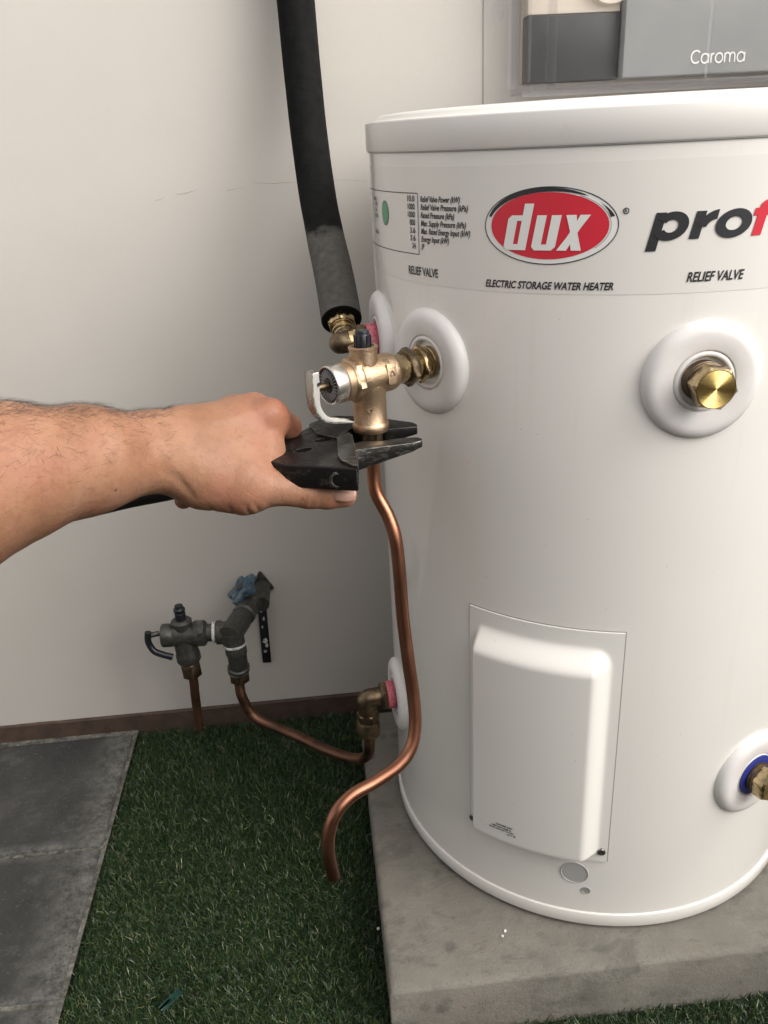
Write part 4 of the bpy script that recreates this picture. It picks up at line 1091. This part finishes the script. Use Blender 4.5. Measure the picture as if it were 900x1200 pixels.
def make_arm():
    h = .0015
    prims = []   # (a, b, ra, rb, k, group)
    def cap(a, b, ra, rb, k=.012, g=0): prims.append((A(*a), A(*b), ra, rb, k, g))
    # forearm (two bones' worth of mass gives the flattened wrist)
    E0 = np.array((-.598,-.425,.574)); prims.append((np.array((-.632,-.528,.622)), E0, .047, .043, .012)+(0,)); prims.append((E0, A(-70,586,.508), .045, .049, .014, 0))
    cap((-70,586,.508),(0,557,.540),.049,.0455)
    cap((0,557,.540),(100,539,.585),.0455,.0370)
    cap((100,536,.590),(182,522,.628),.0345,.0240)
    cap((100,548,.585),(186,538,.622),.0310,.0215)
    cap((182,522,.628),(222,520,.642),.0245,.0240)
    cap((186,540,.622),(228,548,.640),.0215,.0230)
    # metacarpals, index nearest the tool head
    cap((220,515,.645),(316,489,.672),.0205,.0140,.014)
    cap((220,512,.652),(298,482,.690),.0205,.0138,.014)
    cap((216,512,.660),(276,483,.706),.0190,.0130,.014)
    cap((212,516,.662),(252,490,.712),.0175,.0120,.014)
    # thenar mass and web
    cap((222,545,.645),(285,556,.650),.0225,.0220,.016)
    cap((240,568,.645),(288,574,.650),.0185,.0195,.014)
    cap((270,530,.660),(312,528,.668),.0230,.0155,.016)
    cap((290,545,.660),(322,552,.664),.0180,.0100,.012)
    # thumb
    cap((285,569,.650),(322,571,.652),.0190,.0140,.008,1)
    cap((322,571,.652),(362,577,.657),.0140,.0126,.004,1)
    cap((362,577,.657),(384,579,.660),.0126,.0118,.003,1)
    cap((384,579,.660),(404,580.5,.664),.0118,.0098,.003,1)
    # index
    cap((316,489,.672),(338,500,.700),.0140,.0108,.008,2)
    cap((338,500,.700),(322,532,.722),.0105,.0092,.003,2)
    cap((322,532,.722),(308,556,.716),.0090,.0080,.003,2)
    # middle
    cap((298,482,.690),(314,506,.728),.0138,.0104,.008,3)
    cap((314,506,.728),(288,548,.735),.0102,.0092,.003,3)
    cap((288,548,.735),(268,566,.712),.0090,.0080,.003,3)
    # ring
    cap((276,483,.706),(286,518,.742),.0130,.0098,.008,4)
    cap((286,518,.742),(258,560,.736),.0096,.0088,.003,4)
    cap((258,560,.736),(240,574,.710),.0088,.0078,.003,4)
    # little finger, its tip showing below the heel of the hand
    cap((252,490,.712),(256,530,.738),.0120,.0088,.008,5)
    cap((256,530,.738),(230,570,.724),.0086,.0080,.003,5)
    cap((230,570,.724),(215,586,.692),.0080,.0076,.003,5)
    P = np.array([p[i] for p in prims for i in (0,1)])
    lo = P.min(0)-.07; hi = P.max(0)+.07
    dims = np.ceil((hi-lo)/h).astype(int)
    # rotate nothing: the world grid is fine
    xs = [np.arange(dims[i], dtype=np.float32)*h+np.float32(lo[i]) for i in range(3)]
    D = np.full(tuple(dims), 1., np.float32)
    def seg_sdf(X, Y, Z, a, b, ra, rb):
        ba = (b-a).astype(np.float32); L2 = float(ba@ba)
        px_, py_, pz_ = X-np.float32(a[0]), Y-np.float32(a[1]), Z-np.float32(a[2])
        t = np.clip((px_*ba[0]+py_*ba[1]+pz_*ba[2])/L2, 0, 1)
        dd = np.sqrt((px_-t*ba[0])**2+(py_-t*ba[1])**2+(pz_-t*ba[2])**2)
        return dd-(ra+(rb-ra)*t)
    for a, b, ra, rb, k, g in prims:
        R_ = max(ra, rb)+.03
        mn = np.minimum(a, b)-R_; mx = np.maximum(a, b)+R_
        i0 = np.clip(((mn-lo)/h).astype(int), 0, dims-1); i1 = np.clip(((mx-lo)/h).astype(int)+1, 1, dims)
        if (i1 <= i0).any(): continue
        sl3 = tuple(slice(i0[q_], i1[q_]) for q_ in range(3))
        X_ = xs[0][sl3[0]][:,None,None]; Y_ = xs[1][sl3[1]][None,:,None]; Z_ = xs[2][sl3[2]][None,None,:]
        s = seg_sdf(X_, Y_, Z_, a, b, ra, rb); d0 = D[sl3]
        hh_ = np.clip(.5+.5*(d0-s)/k, 0, 1)
        D[sl3] = d0*(1-hh_)+s*hh_-k*hh_*(1-hh_)
    # shape details: creases at the thumb joint and the wrist, knuckle swellings, tendons
    def dent(c, axis, w_, amp, rad):
        c = np.array(c); axis = np.array(axis)/np.linalg.norm(axis)
        i0 = np.clip(((c-rad-lo)/h).astype(int), 0, dims-1); i1 = np.clip(((c+rad-lo)/h).astype(int)+1, 1, dims)
        sl3 = tuple(slice(i0[q_], i1[q_]) for q_ in range(3))
        X_ = xs[0][sl3[0]][:,None,None]-c[0]; Y_ = xs[1][sl3[1]][None,:,None]-c[1]; Z_ = xs[2][sl3[2]][None,None,:]-c[2]
        s = X_*axis[0]+Y_*axis[1]+Z_*axis[2]; r2 = X_**2+Y_**2+Z_**2
        D[sl3] += (amp*np.exp(-(s/w_)**2)*np.clip(1-r2/rad**2, 0, 1)).astype(np.float32)
    ta = A(404,580,.664)-A(362,577,.657)
    rd = np.array(rt)
    for x_, am, wdd in ((354,.0011,.0012),(360,.0016,.0012),(365,.0010,.0011),(370,.0016,.0012),(376,.0010,.0010)):
        dent(A(x_,577,.646), ta+np.array(up)*random.uniform(-.006,.006), wdd, am, .016)
    for (x_, y_), am in (((250,606),.0022),((273,606),.0016),((292,604),.0018),((303,602),.0014)):
        dent(A(x_,y_,.640), rd+np.array(up)*.25, .0012, am, .013)
    dent(A(207,560,.615), rd*.8+np.array(up)*.6, .0034, .0012, .026)     # wrist fold
    dent(A(216,568,.615), rd*.9+np.array(up)*.4, .0014, .0006, .018)
    def swell(c, amp, rad):
        c = np.array(c); i0 = np.clip(((c-rad-lo)/h).astype(int), 0, dims-1); i1 = np.clip(((c+rad-lo)/h).astype(int)+1, 1, dims)
        sl3 = tuple(slice(i0[q_], i1[q_]) for q_ in range(3))
        X_ = xs[0][sl3[0]][:,None,None]-c[0]; Y_ = xs[1][sl3[1]][None,:,None]-c[1]; Z_ = xs[2][sl3[2]][None,None,:]-c[2]
        r2 = (X_**2+Y_**2+Z_**2)/rad**2
        D[sl3] -= (amp*np.clip(1-r2, 0, 1)**2).astype(np.float32)
    swell(A(318,478,.655), .0022, .018); swell(A(282,468,.672), .0018, .020)
    swell(A(365,572,.645), .0010, .012)
    def ridge(p0, p1, amp, w_):
        for t in np.linspace(0, 1, 26):
            c_ = np.array(p0)*(1-t)+np.array(p1)*t; swell(c_, amp*math.sin(math.pi*(.1+.8*t)), w_)
    ridge(A(236,500,.628), A(312,478,.658), .0004, .0065)
    ridge(A(232,492,.640), A(284,466,.678), .0004, .0065)
    ridge(A(228,528,.618), A(300,505,.645), .00025, .005)
    verts, faces = nets(D, lo, h)
    me = bpy.data.meshes.new('arm')
    org = np.array(person.location)
    me.vertices.add(len(verts)); me.vertices.foreach_set('co', (verts-org).astype(np.float32).ravel())
    me.loops.add(faces.size); me.loops.foreach_set('vertex_index', faces.astype(np.int32).ravel())
    me.polygons.add(len(faces)); me.polygons.foreach_set('loop_start', (np.arange(len(faces))*4).astype(np.int32))
    me.update(calc_edges=True); me.validate()
    me.polygons.foreach_set('use_smooth', np.ones(len(me.polygons), bool))
    me.materials.append(MAT['skin'])
    o = bpy.data.objects.new('arm', me); COL.objects.link(o); o.parent = person
    sm = o.modifiers.new('s', 'SMOOTH'); sm.factor = .5; sm.iterations = 2
    return o, verts, org
arm, AV, AO = make_arm()
def garment(name, prims, h, mat, parent=person, cut=None, sub=0):
    P = np.array([p[i] for p in prims for i in (0,1)], float); rm = max(max(p[2], p[3]) for p in prims)+.04
    lo = P.min(0)-rm; dims = np.ceil((P.max(0)+rm-lo)/h).astype(int)
    X_, Y_, Z_ = [ (np.arange(dims[i])*h+lo[i]).reshape([-1 if k == i else 1 for k in range(3)]) for i in range(3)]
    D = np.full(tuple(dims), 1.)
    for a, b, ra, rb, k in prims:
        a, b = np.array(a, float), np.array(b, float); ba = b-a
        t = np.clip(((X_-a[0])*ba[0]+(Y_-a[1])*ba[1]+(Z_-a[2])*ba[2])/(ba@ba), 0, 1)
        s_ = np.sqrt((X_-a[0]-t*ba[0])**2+(Y_-a[1]-t*ba[1])**2+(Z_-a[2]-t*ba[2])**2)-(ra+(rb-ra)*t)
        hh_ = np.clip(.5+.5*(D-s_)/k, 0, 1); D = D*(1-hh_)+s_*hh_-k*hh_*(1-hh_)
    v_, f_ = nets(D, lo, h)
    o = obj(name, v_-np.array(parent.location), [tuple(int(i) for i in q_) for q_ in f_], mat, parent, smooth=180)
    m_ = o.modifiers.new('s', 'SMOOTH'); m_.factor = .5; m_.iterations = 3
    return o
# the rest of the crouching person, behind the camera
SH_L, SH_R = (-.665,-.735,.735), (-.360,-1.080,.800)
garment('shirt', [((-.47,-1.27,.36),(-.48,-1.14,.54),.145,.148,.06), ((-.57,-.98,.68),(-.44,-1.06,.69),.125,.125,.09), ((-.47,-1.20,.48),(-.50,-1.04,.62),.145,.130,.08), ((-.60,-.85,.755),(-.42,-1.03,.80),.080,.080,.08),
    (SH_L,(-.626,-.508,.613),.068,.056,.04), (SH_R,(-.20,-1.10,.56),.068,.055,.05)], .011, 'shirt')
garment('trousers', [((-.54,-1.30,.30),(-.42,-1.33,.30),.142,.142,.06), ((-.56,-1.28,.28),(-.76,-1.02,.37),.100,.070,.04), ((-.76,-1.02,.37),(-.73,-1.18,.05),.070,.058,.02),
    ((-.38,-1.30,.28),(-.22,-1.06,.41),.100,.070,.04), ((-.22,-1.06,.41),(-.26,-1.20,.05),.070,.058,.02)], .012, 'trousers')
garment('boot', [((-.73,-1.20,-.02),(-.745,-1.03,-.045),.048,.040,.03), ((-.73,-1.20,.06),(-.73,-1.20,-.02),.052,.050,.03)], .008, 'rubber')
garment('boot', [((-.26,-1.22,-.02),(-.25,-1.05,-.045),.048,.040,.03), ((-.26,-1.22,.06),(-.26,-1.22,-.02),.052,.050,.03)], .008, 'rubber')
def head():
    hx = (-.480,-.985)
    pr = [((hx[0],hx[1]-.02,.80),(hx[0],hx[1],.915),.058,.055,.03), ((hx[0],hx[1]-.025,1.025),(hx[0],hx[1]+.010,1.030),.088,.082,.03), ((hx[0],hx[1]+.030,.950),(hx[0],hx[1]+.012,1.000),.050,.068,.03),
          ((hx[0],hx[1]+.098,.995),(hx[0],hx[1]+.085,1.025),.012,.008,.012), ((hx[0]-.020,hx[1]+.078,.955),(hx[0]+.020,hx[1]+.078,.955),.008,.008,.012),
          ((hx[0]-.086,hx[1],.995),(hx[0]-.088,hx[1]-.006,1.025),.012,.016,.012), ((hx[0]+.086,hx[1],.995),(hx[0]+.088,hx[1]-.006,1.025),.012,.016,.012)]
    garment('head', pr, .006, 'skin')
    garment('hair', [((hx[0],hx[1]-.040,1.045),(hx[0],hx[1]-.002,1.060),.090,.080,.03), ((hx[0],hx[1]-.055,.99),(hx[0],hx[1]-.045,1.04),.070,.085,.03)], .007, 'hair')
    for sx in (-1, 1): obj('eye', *xf(lathe([(.0001,-.011),(.006,-.009),(.010,-.004),(.011,0),(.010,.004),(.006,.009),(.0001,.011)], 16), Matrix.Translation(V((hx[0]+sx*.031, hx[1]+.078, 1.018))-V(person.location))), 'flake', person)
head()
garment('forearm', [((-.20,-1.10,.56),(-.235,-.98,.485),.046,.034,.02), ((-.235,-.98,.485),(-.250,-.930,.465),.036,.030,.02)]
    + [((-.250+dx,-.930,.465),(-.250+dx*1.5,-.885,.430),.014,.010,.008) for dx in (-.030,-.010,.010,.030)] + [((-.285,-.95,.47),(-.297,-.905,.445),.014,.011,.008)], .005, 'skin')
# nail
def nail():
    c = V(at(404,578,.6505)); nrm = (CAM-c).normalized()*.93 + up*.25; ax1 = (V(at(410,580,.664))-V(at(384,578.5,.660))).normalized()
    m_ = frame(c, nrm, ax1)
    v_, f_ = [], []
    nx_, ny_ = 12, 10
    for j in range(ny_+1):
        for i in range(nx_+1):
            a = i/nx_*2-1; b = j/ny_*2-1
            wdt = .0070*(1-.10*max(0,-a)**2); ln = .0090
            x_ = ln*a*(1-.14*b*b*(1 if a > 0 else .8)); y_ = wdt*b*(math.sqrt(max(0,1-.28*a*a)))
            z_ = .0016-.0026*b*b-.0006*a*a
            v_.append((x_, y_, z_))
    for j in range(ny_):
        for i in range(nx_): a = j*(nx_+1)+i; f_.append((a, a+1, a+nx_+2, a+nx_+1))
    vv = [m_ @ V(q_) - V(person.location) for q_ in v_]
    o = obj('thumb_nail', vv, f_, 'nail', person, smooth=80)
    s = o.modifiers.new('t', 'SOLIDIFY'); s.thickness = .0006
nail()
# arm hair
def hair():
    dg = bpy.context.evaluated_depsgraph_get(); ev = arm.evaluated_get(dg); me = ev.to_mesh()
    n_ = len(me.vertices); co = np.zeros(n_*3, np.float32); me.vertices.foreach_get('co', co); co = co.reshape(-1,3)
    no_ = np.zeros(n_*3, np.float32); me.vertices.foreach_get('normal', no_); no_ = no_.reshape(-1,3); ev.to_mesh_clear()
    wc = co + AO
    rel = wc-np.array(CAM); dep = rel@np.array(fw); px_ = 450+FPX*(rel@np.array(rt))/dep; py_ = 600-FPX*(rel@np.array(up))/dep
    facing = (no_*-rel).sum(1)/np.linalg.norm(rel, axis=1)
    upn = no_@np.array(up)
    prob = np.where((px_ < 330) & (px_ > -80) & (facing > -.35), 1., 0.)
    prob *= np.where(px_ < 200, np.clip(.35+1.2*np.clip(upn, -.3, 1), .03, 1.6), np.clip((330-px_)/150, 0, 1)*.18*(upn > -.1))
    top = (upn > .75) & (px_ < 240); prob *= np.where(top, 3.5, 1.)
    prob /= prob.sum()
    ids = rng.choice(n_, 2300, p=prob)
    along = np.array((V(at(182,525,.628))-V(at(0,560,.540))).normalized())
    v_, f_ = [], []
    for i in ids:
        p = V(co[i]); nn = V(no_[i]); t = V(along)*random.uniform(.5,1) + V(rng.normal(0,.42,3)) + up*random.uniform(-.5,.35)
        t = (t-nn*t.dot(nn)).normalized(); L = random.uniform(.005,.013)*(1. if px_[i] < 200 else .6)
        bend = nn.cross(t)*random.uniform(-.6,.6); lift = random.uniform(.10,.55)
        r0 = random.uniform(.00004,.00008)
        for k in range(5):
            s = k/4; c = p+t*(L*s)+bend*(L*s*s*.6)+nn*(L*lift*s*(1.2-.8*s)); r = r0*(1-.75*s)
            b0 = len(v_) if k == 0 else b0
            for a in (0,2.09,4.19): v_.append(c+nn*(r*math.cos(a))+nn.cross(t)*(r*math.sin(a)))
            if k:
                for m in range(3): f_.append((b0+(k-1)*3+m, b0+(k-1)*3+(m+1)%3, b0+k*3+(m+1)%3, b0+k*3+m))
    me2 = bpy.data.meshes.new('arm_hair'); me2.from_pydata([tuple(x) for x in v_], [], f_); me2.materials.append(MAT['hair'])
    o = bpy.data.objects.new('arm_hair', me2); COL.objects.link(o); o.parent = person; o['kind'] = 'stuff'
hair()

# ================================================================== SMALL THINGS ON THE GROUND
gc = V((-.5058,-.2148,-.0555))
clip = obj('plastic_strip', *merge(merge(box(-.0145,.0145,-.0040,.0040,0,.0012), box(-.0145,.0145,.0026,.0040,.0012,.0028)), box(-.0145,.0145,-.0046,-.0030,.0012,.0028)), 'green_clip', None,
           Matrix.Translation(gc) @ Matrix.Rotation(math.radians(52), 4, 'Z') @ Matrix.Rotation(.12, 4, 'Y'), bevel=.0003)
tag(clip, 'small dark green plastic strip lying on the turf near the pavers', 'plastic strip')
def chip(x, y, z, s, seed, label):
    r_ = random.Random(seed); v_ = []
    bm = bmesh.new(); bmesh.ops.create_icosphere(bm, subdivisions=1, radius=s)
    for q_ in bm.verts: q_.co = V((q_.co.x*r_.uniform(.6,1.3), q_.co.y*r_.uniform(.6,1.3), q_.co.z*r_.uniform(.3,.6)))
    me = bpy.data.meshes.new('paint_chip'); bm.to_mesh(me); bm.free(); me.materials.append(MAT['flake'])
    o = bpy.data.objects.new('paint_chip', me); COL.objects.link(o); o.location = (x, y, z)
    tag(o, label, 'chip', 'white chips lying about')
def gxy(x, y, z):
    d = (fw + rt*((x-450)/FPX) - up*((y-600)/FPX)); t = (z-CAM.z)/d.z; p = CAM+d*t; return p.x, p.y
x_, y_ = gxy(592,1091,.001); chip(x_, y_, .0015, .0021, 1, 'larger of two white chips on the concrete pad in front of the heater')
x_, y_ = gxy(589,1097,.001); chip(x_, y_, .0012, .0018, 2, 'smaller white chip touching the larger one on the concrete pad')
x_, y_ = gxy(443,1087,-.055); chip(x_, y_, -.0565, .0022, 3, 'white chip on the turf against the left side of the concrete pad')
